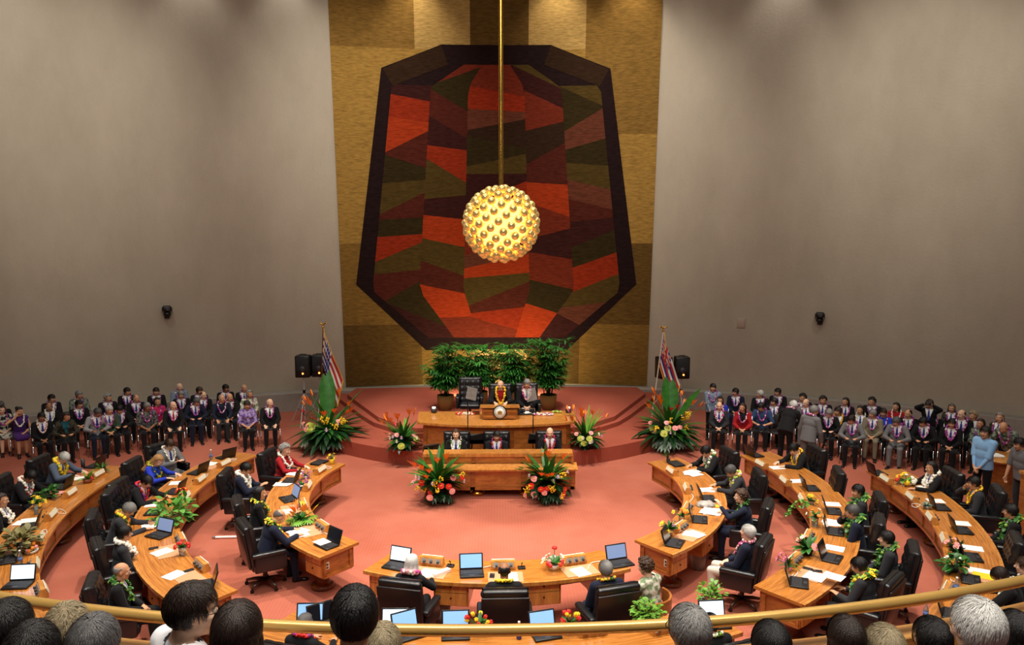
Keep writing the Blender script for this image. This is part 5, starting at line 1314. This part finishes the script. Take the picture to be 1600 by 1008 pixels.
def gadget(px, py, label):
    w = P(px, py, ZT); root = empty('microphone_base', label, 'microphone', (w.x, w.y, ZT), face((w.x, w.y), CEN)+PI, 'small desk microphones')
    b = MB(); b.rbox((0, 0, .012), (.11, .09, .024), .008); b.build('base', BLK, root)
    b = MB(); b.tube([(0, 0, .02), (0, .01, .07), (0, .05, .10)], .006, 6); b.sph((0, .055, .102), .012); b.build('gooseneck', BLK, root)
gadget(704, 885, 'small black microphone beside the silver-haired woman\'s outlet box'); gadget(815, 888, 'small black microphone beside the bald man\'s outlet box'); gadget(72, 951, 'small black microphone below the rail at far left')
k = Kit(); b = MB(); b.rbox((0, 0, .006), (.07, .14, .012), .005); k.part('body', b, BLK); b = MB(); b.box((0, 0, .0125), (.06, .11, .001)); k.part('screen', b, SCR[0])
for px, py, lb in ((240, 857, 'phone on the pad of the person with cream lei'), (295, 892, 'phone on pad at near end of left middle desk'), (1277, 893, 'phone beside the papers of the man reading'), (769, 900, 'small phone on bald man\'s desk pad'), (1262, 889, 'folded sunglasses case near the pink anthuriums')):
    w = P(px, py, ZT+.006); k.spawn('phone', lb, 'phone', (w.x, w.y, ZT+.006), rnd.uniform(-.6, .6)+face((w.x, w.y), CEN), 'phones')
def cable(pts, label):
    ws = [P(x, y, ZT+.012) for x, y in pts]; b = MB(); n = len(ws); out = []
    for i in range((n-1)*6+1):
        t = i/6; k0 = min(int(t), n-2); f = t-k0; p0 = ws[max(k0-1, 0)]; p1 = ws[k0]; p2 = ws[k0+1]; p3 = ws[min(k0+2, n-1)]
        out.append(.5*((2*p1)+(p2-p0)*f+(2*p0-5*p1+4*p2-p3)*f*f+(3*p1-p0-3*p2+p3)*f**3)-ws[0])
    b.tube(out, .006, 6); o = b.build('charger_cable', CAB); o.location = ws[0]; tag(o, label, 'cable', 'white charger cables')
cable([(85, 797), (95, 796), (103, 801), (98, 803), (88, 801)], 'looped white cable near the man with red and white lei')
cable([(66, 829), (72, 828), (73, 833), (66, 835)], 'short white cable left of the big planter at far left')
cable([(360, 717), (369, 717), (366, 719), (356, 718)], 'white cable at the far end of left middle desk'); cable([(318, 742), (325, 741), (322, 745), (317, 745)], 'white cable near the blonde woman in blue')
cable([(508, 728), (518, 730), (514, 732), (506, 731)], 'white cable near the yellow flowerpot'); cable([(500, 829), (510, 834), (518, 838), (513, 834)], 'white cable near the balding man in navy suit')
cable([(748, 888), (760, 886), (768, 884)], 'white cable left of the bald man\'s outlet box'); cable([(918, 890), (924, 880), (938, 877)], 'white cable near the bottom desk right-end laptop'); cable([(1077, 770), (1083, 775), (1080, 782), (1074, 785)], 'white cable near the grey-haired man with blue-green lei')
cable([(1424, 788), (1432, 787), (1438, 790), (1430, 793), (1424, 790)], 'looped white cable right of the wrapped yellow bouquet'); cable([(1240, 897), (1236, 902), (1244, 899), (1247, 893)], 'white cable at near end of middle right desk'); cable([(1485, 905), (1490, 909), (1498, 905)], 'white cable beside lower right laptop')
# ------------------------------------------------------------------ flowers and plants on desks
pot = lambda kind, r, h: (kind, potprof(r, h))
def fl(px, py, label, spec, seed, z=ZT, name='flower_arrangement', cat='flowers', scale=1.0):
    arrangement(name, label, cat, P(px, py, z), 0, spec, seed, 'flowers and plants on the desks', scale)
leafy = lambda h, n, Ln, m, W=.045, zr=(.1, .95): [('blade', n, Ln, W, zr, ALL, m)]
fl(160, 738, 'small spiky green plant in clay pot, desk-end at far left', dict(pot=pot('clay', .08, .08), h=.07, leaves=leafy(0, 22, .2, GRN, .018)), 1, name='potted_plant', cat='plant')
fl(137, 754, 'spiky green plant with red flowers in clay pot, far-left desk', dict(pot=pot('clay', .09, .08), h=.07, leaves=leafy(0, 20, .22, GRL, .018), flowers=[('rose', 'r', 5, .03, (.0, .3), .09, ALL)]), 2, name='potted_plant', cat='plant')
fl(76, 779, 'bright green bushy plant beside man with red and white lei', dict(pot=pot('dark', .07, .07), h=.07, leaves=[('bush', 50, .17, .045, (-.1, .9), ALL, GRN)]), 3, name='potted_plant', cat='plant')
fl(57, 795, 'yellow flower bunch on the far-left desk', dict(pot=pot('glass', .05, .1), h=.09, leaves=leafy(0, 12, .16, GRN, .03), flowers=[('daisy', 'y', 9, .045, (.0, .9), .14, ALL), ('rose', 'w', 3, .03, (.2, .7), .14, ALL)]), 4)
fl(30, 862, 'large round dried-looking planter with orange flowers at far left', dict(pot=pot('white', .12, .1), h=.09, leaves=[('bush', 90, .27, .06, (.0, .95), ALL, mat('olive_leaf', (124,118,70), .6, var=.3))], flowers=[('rose', 'o', 4, .035, (.1, .5), .2, (270, 360))]), 5, name='potted_plant', cat='plant')
fl(49, 864, 'small orange and pink flower bowl right of the big planter', dict(pot=pot('white', .1, .05), h=.05, leaves=leafy(0, 10, .12, GRN, .03), flowers=[('rose', 'o', 6, .035, (.2, .9), .1, ALL), ('rose', 'p', 3, .03, (.1, .6), .1, ALL)]), 6)
fl(272, 813, 'leafy green vine plant trailing over left middle desk', dict(pot=pot('clay', .1, .1), h=.1, leaves=[('bush', 120, .34, .06, (-.25, .95), ALL, mat('vine', (90,150,60), .45, var=.25, vscale=9))]), 7, name='potted_plant', cat='plant')
fl(284, 777, 'red poinsettia in a pot behind the leafy vine plant', dict(pot=pot('dark', .06, .07), h=.07, leaves=leafy(0, 8, .12, GRN, .035), flowers=[('daisy', 'r', 5, .06, (.2, .95), .09, ALL)]), 8, name='potted_plant', cat='plant')
fl(285, 868, 'red roses in a glass vase on left middle desk', dict(pot=pot('glass', .055, .13), h=.12, leaves=leafy(0, 8, .1, GRN, .025), flowers=[('rose', 'r', 9, .04, (.2, .98), .10, ALL)]), 9)
fl(519, 725, 'yellow flowers in a bright yellow pot on inner left desk', dict(pot=pot('yellow', .055, .11), h=.11, leaves=leafy(0, 8, .1, GRN, .02), flowers=[('daisy', 'y', 10, .035, (.3, .98), .10, ALL)]), 10)
fl(479, 748, 'purple orchids on inner left desk, farther bunch', dict(pot=pot('white', .05, .06), h=.06, leaves=leafy(0, 5, .1, GRN, .03), flowers=[('daisy', 'v', 9, .04, (.0, .9), .1, ALL)]), 11)
fl(472, 764, 'purple orchids in white wrap on inner left desk, nearer bunch', dict(pot=pot('white', .09, .09), h=.09, leaves=leafy(0, 5, .1, GRN, .03), flowers=[('daisy', 'v', 8, .04, (.1, .95), .1, ALL)]), 12)
fl(470, 817, 'wide orange tropical flower arrangement with fern leaves on inner left desk', dict(pot=pot('dark', .1, .06), h=.07, leaves=[('monstera', 6, .28, .1, (-.02, .15), ALL, GRL), ('blade', 10, .2, .03, (.2, .8), ALL, GRN)], flowers=[('bird', 'o', 5, .06, (.5, .95), .17, ALL), ('anthurium', 'p', 4, .05, (.2, .7), .17, ALL), ('rose', 'o', 4, .035, (.5, .9), .15, ALL), ('bird', 'y', 3, .05, (.3, .7), .2, ALL)]), 13)
fl(865, 890, 'white and red flower bouquet on the bottom centre desk', dict(pot=pot('white', .07, .08), h=.09, leaves=leafy(0, 12, .16, GRN, .03), flowers=[('daisy', 'w', 10, .05, (.0, .95), .14, ALL), ('rose', 'r', 4, .04, (.0, .5), .14, FRT), ('rose', 'r', 1, .045, (.97, .99), .24, ALL), ('rose', 'p', 2, .04, (.2, .6), .13, FRT)]), 14)
fl(749, 990, 'red and yellow tulips below the rail, left bunch', dict(pot=pot('glass', .06, .12), h=.12, leaves=leafy(0, 8, .14, GRN, .025), flowers=[('tulip', 'y', 6, .04, (.2, .95), .13, ALL), ('tulip', 'r', 5, .04, (.2, .95), .14, ALL)]), 15)
fl(888, 988, 'red and yellow tulips below the rail, right bunch', dict(pot=pot('glass', .06, .12), h=.12, leaves=leafy(0, 8, .14, GRN, .025), flowers=[('tulip', 'r', 6, .04, (.2, .95), .14, ALL), ('tulip', 'y', 5, .04, (.2, .95), .13, ALL)]), 16)
fl(1011, 974, 'rounded green fern in a dark pot, bottom right', dict(pot=pot('dark', .12, .09), h=.1, leaves=[('bush', 170, .2, .03, (-.05, .98), ALL, GRL)]), 17, name='potted_plant', cat='plant')
fl(1110, 945, 'small green fern behind the bright white laptop screen', dict(pot=pot('clay', .08, .1), h=.1, leaves=[('bush', 90, .2, .03, (.0, .98), ALL, GRL)]), 18, name='potted_plant', cat='plant')
fl(730, 1002, 'small red flowers beside the lower left laptop', dict(pot=pot('dark', .05, .05), h=.05, leaves=leafy(0, 8, .1, GRN, .03), flowers=[('rose', 'r', 6, .035, (.2, .95), .09, ALL)]), 19) if False else None
fl(1044, 722, 'thin green stems in a small vase at inner right desk end', dict(pot=pot('dark', .04, .07), h=.07, leaves=leafy(0, 10, .2, GRN, .018, (.6, .98))), 20, name='potted_plant', cat='plant')
fl(1065, 815, 'orange and yellow flowers on inner right desk, farther bunch', dict(pot=pot('glass', .05, .1), h=.1, leaves=leafy(0, 8, .14, GRN, .025), flowers=[('rose', 'o', 2, .05, (.6, .95), .16, ALL), ('daisy', 'y', 6, .04, (.1, .8), .14, ALL), ('daisy', 'v', 3, .03, (.2, .8), .15, ALL)]), 21)
fl(1046, 838, 'orange and violet flowers in glass vase, inner right desk, nearer bunch', dict(pot=pot('glass', .06, .12), h=.12, leaves=leafy(0, 12, .18, GRN, .025), flowers=[('rose', 'o', 4, .04, (.1, .9), .17, ALL), ('daisy', 'y', 5, .04, (.1, .8), .15, ALL), ('daisy', 'v', 5, .03, (.0, .8), .17, ALL)]), 22)
fl(1268, 788, 'small yellow flowers beside the draped green lei', dict(pot=pot('glass', .05, .06), h=.06, leaves=leafy(0, 10, .13, GRN, .03), flowers=[('daisy', 'y', 7, .04, (.1, .9), .12, ALL), ('rose', 'm', 2, .03, (.2, .6), .12, ALL)]), 23)
fl(1273, 822, 'flower stems in clear glass vase on middle right desk', dict(pot=pot('glass', .06, .16), h=.14, leaves=leafy(0, 10, .17, GRN, .025), flowers=[('rose', 'o', 4, .035, (.2, .9), .14, ALL), ('daisy', 'w', 4, .03, (.2, .9), .15, ALL)]), 24)
fl(1262, 866, 'pink anthuriums with green leaves on middle right desk', dict(pot=pot('dark', .08, .09), h=.09, leaves=leafy(0, 24, .24, GRN, .04), flowers=[('anthurium', 'p', 4, .065, (.3, .95), .2, ALL), ('daisy', 'w', 2, .05, (.5, .9), .2, (90, 200))]), 25)
fl(1231, 888, 'magenta orchid sprig at near end of middle right desk', dict(pot=pot('dark', .05, .06), h=.06, leaves=leafy(0, 10, .22, GRN, .015), flowers=[('daisy', 'm', 7, .04, (.0, .8), .18, (120, 260))]), 26)
fl(1416, 757, 'wrapped yellow rose bouquet lying on far-right desk', dict(pot=pot('white', .13, .06), h=.06, leaves=leafy(0, 14, .22, GRL, .035, (0, .6)), flowers=[('rose', 'y', 5, .06, (.1, .8), .17, ALL), ('rose', 'w', 6, .055, (.1, .8), .15, ALL), ('rose', 'r', 3, .04, (.1, .6), .2, (120, 200))]), 27)
fl(1448, 795, 'small succulent dish in front of the man leaning his head', dict(pot=pot('glass', .06, .05), h=.05, leaves=leafy(0, 20, .12, GRS, .02)), 28, name='potted_plant', cat='plant')
fl(1495, 868, 'pink anthuriums in dark foliage at far-right desk', dict(pot=pot('dark', .07, .08), h=.08, leaves=leafy(0, 20, .17, GRD, .035), flowers=[('anthurium', 'p', 4, .045, (.4, .95), .18, ALL)]), 29)
fl(1490, 893, 'leafy plant with white blooms at far-right desk', dict(pot=pot('dark', .07, .08), h=.08, leaves=[('bush', 45, .2, .05, (.0, .95), ALL, GRN)], flowers=[('rose', 'w', 4, .03, (.2, .9), .17, ALL)]), 30, name='potted_plant', cat='plant')
fl(702, 997, 'x', {}, 31) if False else None
# green lei draped over a nameplate box
w = P(1250, 790, ZT+.1); b = MB(); r = random.Random(4)
for i in range(70):
    t = i/69*2*PI; p = Vector((.16*math.cos(t)-.05, .17*math.sin(t), .06-.24*max(0, -math.cos(t+.6))**1.3)); leaf(b, p, rdir(r, -.7, .4), .07, .022, .5, i % 2, 3)
o = b.build('lei', [GRN, GRL]); o.location = w; tag(o, 'loose green leaf lei draped over a nameplate box and desk edge', 'lei')
# plastic bag and clutter on inner right desk
b = MB(); bm = bmesh.new(); bmesh.ops.create_icosphere(bm, subdivisions=3, radius=1)
for v in bm.verts: n = mnoise.noise(v.co*2.3)*.35+mnoise.noise(v.co*6)*.15; v.co = Vector((v.co.x*.16*(1+n), v.co.y*.12*(1+n), max(-.2, v.co.z)*.08*(1+n)+.02))
b.bm(bm); o = b.build('plastic_bag', mat('clear_bag', (206,200,196), .12, trans=.35)); o.location = P(1103, 791, ZT); tag(o, 'crumpled clear plastic bag beside the curly brown-haired woman\'s papers', 'bag')
w = P(354, 840, .02); root = empty('paper_roll', 'long white rolled tube lying on the carpet, inner left', 'tube', (w.x, w.y, .025)); b = MB(); b.cyl((-.2, 0, 0), (.26, .02, 0), .022, n=12); b.build('roll', WHT, root); b = MB(); b.cyl((-.26, -.003, 0), (-.2, 0, 0), .024, n=12); b.build('end_cap', CHROME, root)
# waste bins beside bottom desk
for px, py, lb in ((690, 955, 'grey waste bin under the bottom desk, left of drawers'), (1091, 875, 'grey waste bin beside the inner right desk')):
    w = P(px, py, .15); cyl_thing('waste_bin', lb, 'bin', (w.x, w.y, 0), [(.11, 0), (.14, .32), (.13, .32), (.10, .02)], mat('bin_grey', (140,138,134), .5), 'grey waste bins')
# ------------------------------------------------------------------ dais things
def candle(px, py, label):
    w = P(px, py, 1.07); root = empty('candle_holder', label, 'candle', (w.x, w.y, 1.07), 0, 'candles on the presiding desk')
    b = MB(); b.lathe([(.05, 0), (.075, .03), (.078, .07), (.06, .11), (.05, .11)], (0,0,0), 18); b.build('holder', DGR, root)
    b = MB(); b.lathe([(.048, .06), (.048, .15), (.0, .155)], (0,0,0), 16); c = b.build('candle', mat('wax', (250,244,230), .5, emit=.5), root)
    b = MB(); b.cyl((0, 0, .15), (0, 0, .18), .004, n=6); b.build('wick', BLK, c)
candle(678, 645, 'white candle in round dark holder, left end of presiding desk'); candle(888, 645, 'white candle in round dark holder, right end of presiding desk')
w = P(780, 652, 1.07); b = MB(); b.box((0, 0, .055), (.42, .015, .11), 0, M3('X', .2)); b.box((0, .04, .02), (.42, .08, .015)); o = b.build('name_card', CREAM); o.location = (w.x, w.y-.05, 1.072); tag(o, 'cream name card standing before the round seal', 'sign')
def flower_heap(px, py, z, label, cols, n=40, sx=.22, sy=.06, seed=1):
    r = random.Random(seed); b = MB()
    for i in range(n): t = i/n*2*PI; b.sph((sx*math.cos(t)+r.uniform(-.02, .02), sy*math.sin(t)+r.uniform(-.02, .02), .022+r.uniform(0, .015)), r.uniform(.018, .025), 6, 5, r.randrange(len(cols)))
    o = b.build('lei', [FC[c] for c in cols]); o.location = P(px, py, z); tag(o, label, 'lei', 'loose leis on the presiding desk')
flower_heap(727, 648, 1.071, 'loose white and red lei lying left of the lectern', 'wwr', seed=2); flower_heap(848, 649, 1.071, 'loose white and lilac lei lying right of the lectern', 'wwlm', 60, .24, .07, 3); flower_heap(871, 645, 1.071, 'small green leaf lei near right candle on presiding desk', 'gL', 24, .1, .04, 4)
w = P(744, 648, 1.07); root = empty('wooden_box', 'small dark wooden gavel box left of the lectern', 'box', (w.x, w.y+.05, 1.07)); b = MB(); b.rbox((0, 0, .045), (.17, .13, .09), .008); b.build('box_body', WD, root); b = MB(); b.rbox((0, 0, .1), (.19, .15, .02), .006); b.build('lid', WP, root)
w = P(823, 648, 1.07); root = empty('desk_tray', 'black equipment tray with papers right of the lectern', 'tray', (w.x, w.y+.1, 1.07)); b = MB(); b.rbox((0, 0, .02), (.48, .34, .04), .01); b.build('tray', BLK, root)
b = MB(); b.box((.0, 0, .045), (.22, .26, .01), 0, M3('Z', .5)); b.build('paper', WHT, root); b = MB(); b.tube([(-.2, -.1, .05), (-.2, -.1, .16), (.2, -.1, .16), (.2, -.1, .05)], .012, 6); b.build('bar', CHROME, root)
# teleprompters
GLS = mat('prompter_glass', (150,142,136), .08, trans=.25, alpha=.45, spec=.6)
def prompter(pxb, pyg, pxg, label, s):
    w = P(pxb, 697, .36); root = empty('teleprompter', label, 'teleprompter', (w.x, 2.95, 0), 0, 'teleprompters'); g = PD(pxg, pyg, 1)-CAMP; g = CAMP+g*((2.95+CAM_D)/g.y)
    d = PD(pxb, 660, 1)-CAMP; x0 = (CAMP+d*((2.95+CAM_D)/d.y)).x-w.x; gl = g-Vector((w.x, 2.95, 0))
    b = MB(); b.lathe([(.2, 0), (.2, .02), (.05, .05), (.03, .12)], (x0, 0, 0), 18); b.build('base', BLK, root)
    b = MB(); b.cyl((x0, 0, .1), (x0, 0, gl.z-.16), .012, n=8); b.tube([(x0, 0, gl.z-.18), ((x0+gl.x)/2, .0, gl.z-.14), (gl.x, 0, gl.z-.1)], .010, 6); b.build('pole', BLK, root)
    b = MB(); R = M3('Z', s*.35)@M3('X', -.5)@M3('Y', s*.34); b.rbox(gl, (.24, .006, .30), .0025, M=R, seg=1, smooth=False); b.build('glass_panel', GLS, root)
    m = MB(); m.add([(x0-.34*s*0-.02, -.1, .96), (x0+.36, -.1, .86), (x0+.36, -.1, 1.06), (x0+.10, -.1, 1.0), (x0-.10, -.1, 1.04), (x0-.10, -.1, .80), (x0+.36, -.1, .80)], [(5, 6, 1, 2, 3, 4)], 0, False)
    v0 = len(m.v); m.rbox((x0+.13, -.02, .86), (.5, .16, .12), .02); m.box((x0+.13, -.06, .96), (.46, .02, .14), 0, M3('X', -.4)); m.v = m.v; m.build('monitor_hood', BLK, root)
    b = MB(); b.cyl((x0+.02, 0, .1), (x0+.1, 0, .84), .018, n=8); b.build('monitor_arm', BLK, root)
prompter(731, 615, 737, 'clear teleprompter glass on thin black pole left of the lectern', 1)
prompter(833, 617, 830, 'clear teleprompter glass on thin black pole right of the lectern', -1)
w = P(671, 705, 1.0); root = empty('desk_monitor', 'black monitor back at left end of the clerk desk', 'monitor', (w.x, 2.12, .68), .4); b = MB(); b.rbox((0, 0, .22), (.38, .03, .26), .01, M=M3('X', .45)); b.build('screen', BLK, root); b = MB(); b.rbox((0, .03, .05), (.18, .14, .1), .01); b.build('foot', BLK, root)
w = P(845, 706, 1.0); root = empty('desk_monitor', 'low black monitor before the bald man at clerk desk', 'monitor', (w.x, 2.1, .62), -.1); b = MB(); b.rbox((0, 0, .19), (.38, .03, .2), .01, M=M3('X', .7)); b.build('screen', BLK, root); b = MB(); b.rbox((0, .03, .05), (.18, .14, .1), .01); b.build('foot', BLK, root)
# floor flowers and palms
big_arr(514, 700, 0, 'tall tropical flower arrangement with banana leaves left of the dais', 101, 1)
big_arr(1046, 700, 0, 'tall tropical flower arrangement with banana leaves right of the dais', 102, 1)
mid_arr(630, 702, .36, 'orange and green flower arrangement at left end of presiding desk', 103)
mid_arr(915, 700, .36, 'orange and green flower arrangement at right end of presiding desk', 104)
clerk_arr(686, 784, 'anthurium arrangement standing before left end of the clerk desk', 105)
clerk_arr(855, 782, 'anthurium arrangement standing before right end of the clerk desk', 106)
for i, (x, y, hh, lb) in enumerate(((-1.45, 7.2, 1.9, 'leftmost bushy green palm in woven basket behind the presiding desk'), (-.5, 7.7, 1.75, 'green palm behind the empty dais chair'), (.5, 7.7, 1.8, 'green palm behind the presiding man'), (1.45, 7.2, 1.95, 'rightmost bushy green palm in woven basket behind the presiding desk'))):
    palm((x, y, .6), lb, 200+i, hh, 19)
# ------------------------------------------------------------------ gallery spectators in the foreground
GREY = 'spectators on the gallery in the foreground'
def spectator(label, px, py, wpx, style, hc, rz=0, seed=1, tc='black', skin='md', pose='lap', yaw=0, sex='M', **kw):
    hwid = .205 if style in ('long', 'bob') else .182
    depth = min(FPX*hwid/wpx, 3.42); sc_ = max(.8, wpx*depth/(FPX*hwid)); c = PD(px, py, depth); h = head_off(pose, yaw, sex)*sc_; o = RZ(rz)@Vector((h.x, h.y, 0)); 
    top = kw.pop('top', 'shirt')
    person(label, (c.x-o.x, c.y-o.y), rz, pose, yaw, sex, hair='short', hc=hc, skin=skin, top=top, tc=tc, legs='trousers', lc='black', z=c.z-h.z, mesh_hair=strand_hair(style, seed), group=GREY, scale=sc_, **kw)
spectator('dark-haired spectator in the lower left corner', 14, 984, 70, 'short', 'black', seed=1)
spectator('spectator with wavy ash-blond hair at lower left', 106, 985, 62, 'curly', 'ash', sex='F', seed=2, tc='dress')
spectator('spectator with blue-grey hair at lower left', 148, 1010, 74, 'short', 'dgrey', seed=3)
spectator('dark-haired spectator cut off by the bottom left edge', 52, 1024, 78, 'short', 'black', seed=4)
spectator('brown-haired man with glasses and white shirt looking right', 302, 955, 66, 'short', 'dbrown', rz=-.85, seed=5, tc='white', skin='lt', yaw=-12, glasses=True)
spectator('spectator with straight dark brown hair at lower left centre', 372, 990, 84, 'bob', 'dbrown', sex='F', seed=6)
spectator('spectator with parted jet black hair in front of the rail', 555, 966, 74, 'short', 'black', seed=7, tc='navy')
spectator('spectator with ash-brown hair cut off at bottom, left of centre', 598, 1014, 60, 'short', 'ash', seed=2)
spectator('grey-haired spectator with glasses in front of the rail', 1076, 987, 62, 'short', 'grey', rz=.35, seed=8, glasses=True, skin='lt')
spectator('black-haired spectator cut off at bottom, right of grey-haired one', 1204, 1010, 66, 'bob', 'black', sex='F', seed=4)
spectator('spectator with dark reddish-brown hair at lower right', 1321, 999, 62, 'bob', 'dbrown', sex='F', seed=9)
spectator('spectator with dull grey-brown hair cut off at bottom right', 1380, 1018, 62, 'short', 'ash', seed=1, tc='char')
spectator('spectator with short black hair at lower right', 1455, 1001, 54, 'short', 'black', seed=3)
spectator('white-haired spectator at lower right', 1525, 983, 72, 'short', 'white', rz=.15, seed=10, skin='lt', tc='char')
spectator('black-haired spectator at the lower right corner', 1585, 990, 52, 'bob', 'black', sex='F', seed=5)
# ------------------------------------------------------------------ lights
def spot(name, loc, tgt, power, size, blend=.6, rad=.3, col=(1, .9, .78)):
    l = bpy.data.lights.new(name, 'SPOT'); l.energy = power; l.spot_size = math.radians(size); l.spot_blend = blend; l.shadow_soft_size = rad; l.color = col
    o = bpy.data.objects.new(name, l); COL.objects.link(o); o.location = loc; o.rotation_euler = (Vector(tgt)-Vector(loc)).to_track_quat('-Z', 'Y').to_euler(); return o
def area(name, loc, tgt, power, sx, sy, col=(1, .92, .82)):
    l = bpy.data.lights.new(name, 'AREA'); l.energy = power; l.shape = 'RECTANGLE'; l.size = sx; l.size_y = sy; l.color = col
    o = bpy.data.objects.new(name, l); COL.objects.link(o); o.location = loc; o.rotation_euler = (Vector(tgt)-Vector(loc)).to_track_quat('-Z', 'Y').to_euler(); return o
# ceiling downlights over the chamber floor
for x in (-5.5, 0, 5.5):
    for y in (-4.5, .5): spot('downlight', (x, y, 14.6), (x*.82, y, 0), 3800 if y < 0 else 4600, 60, .8, .35)
area('ceiling_panel', (0, -3, 14.9), (0, -3, 0), 900, 18, 14)
for x, y in ((-9.5, 5.2), (-5.0, 5.5), (0, 6.0), (5.0, 5.5), (9.5, 4.6)): spot('rear_fill', (x*.8, y-3.5, 14.6), (x, y, 0), 1500 if abs(x) > 1 else 1900, 34, .9, .4)  # added fill spots that brighten the dais and audience rows
# wall washers
for x in (-11.5, -4.0, 4.0, 11.5):
    yw = WC[1]+math.sqrt(WR**2-x*x); spot('wall_flood', (x*.75, yw-8.5, 14.5), (x*1.05, yw, 8.6), 2700, 52, 1.0, .4, (1, .95, .84))
for x in (-13.2, -8.6, -6.1, 8.3, 14.6):
    yw = WC[1]+math.sqrt(WR**2-x*x); spot('wall_scallop', (x, yw-.75, 13.9), (x, yw-.1, 9), 170, 75, .9, .15, (1, .95, .88))
for x in (-2.5, 1.9, 4.1):
    yw = WC[1]+math.sqrt(WR**2-x*x); spot('tapestry_scallop', (x, yw-.8, 13.9), (x, yw-.1, 9), 380, 80, .9, .15, (1, .9, .72))
# uplights behind the palms, then key spots added to brighten the leaves
for x in (-1.2, 0, 1.2): spot('palm_uplight', (x, 8.9, .7), (x, 10.6, 1.6), 230, 140, .9, .1, (1, .86, .5))
for x in (-1.5, 1.3): spot('palm_key', (x*2.4, 4.5, 10), (x, 7.4, 1.8), 2200, 36, .8, .2, (1, .97, .9))
area('front_fill', (0, -12.5, 13.5), (0, 1.5, 1.0), 750, 12, 2, (1, .94, .85))  # added fill from the gallery side to brighten faces
area('gallery_fill', (0, -11.5, 9.5), (0, -11.8, 3.5), 420, 6, 1.2, (1, .93, .82))  # added fill above the foreground heads and handrail
w = bpy.data.worlds.new('world'); SC.world = w; w.use_nodes = True
w.node_tree.nodes['Background'].inputs[0].default_value = (1, .9, .8, 1); w.node_tree.nodes['Background'].inputs[1].default_value = .08
SC.view_settings.view_transform = 'Standard'
SC.view_settings.look = 'None'
SC.view_settings.exposure = 0.0
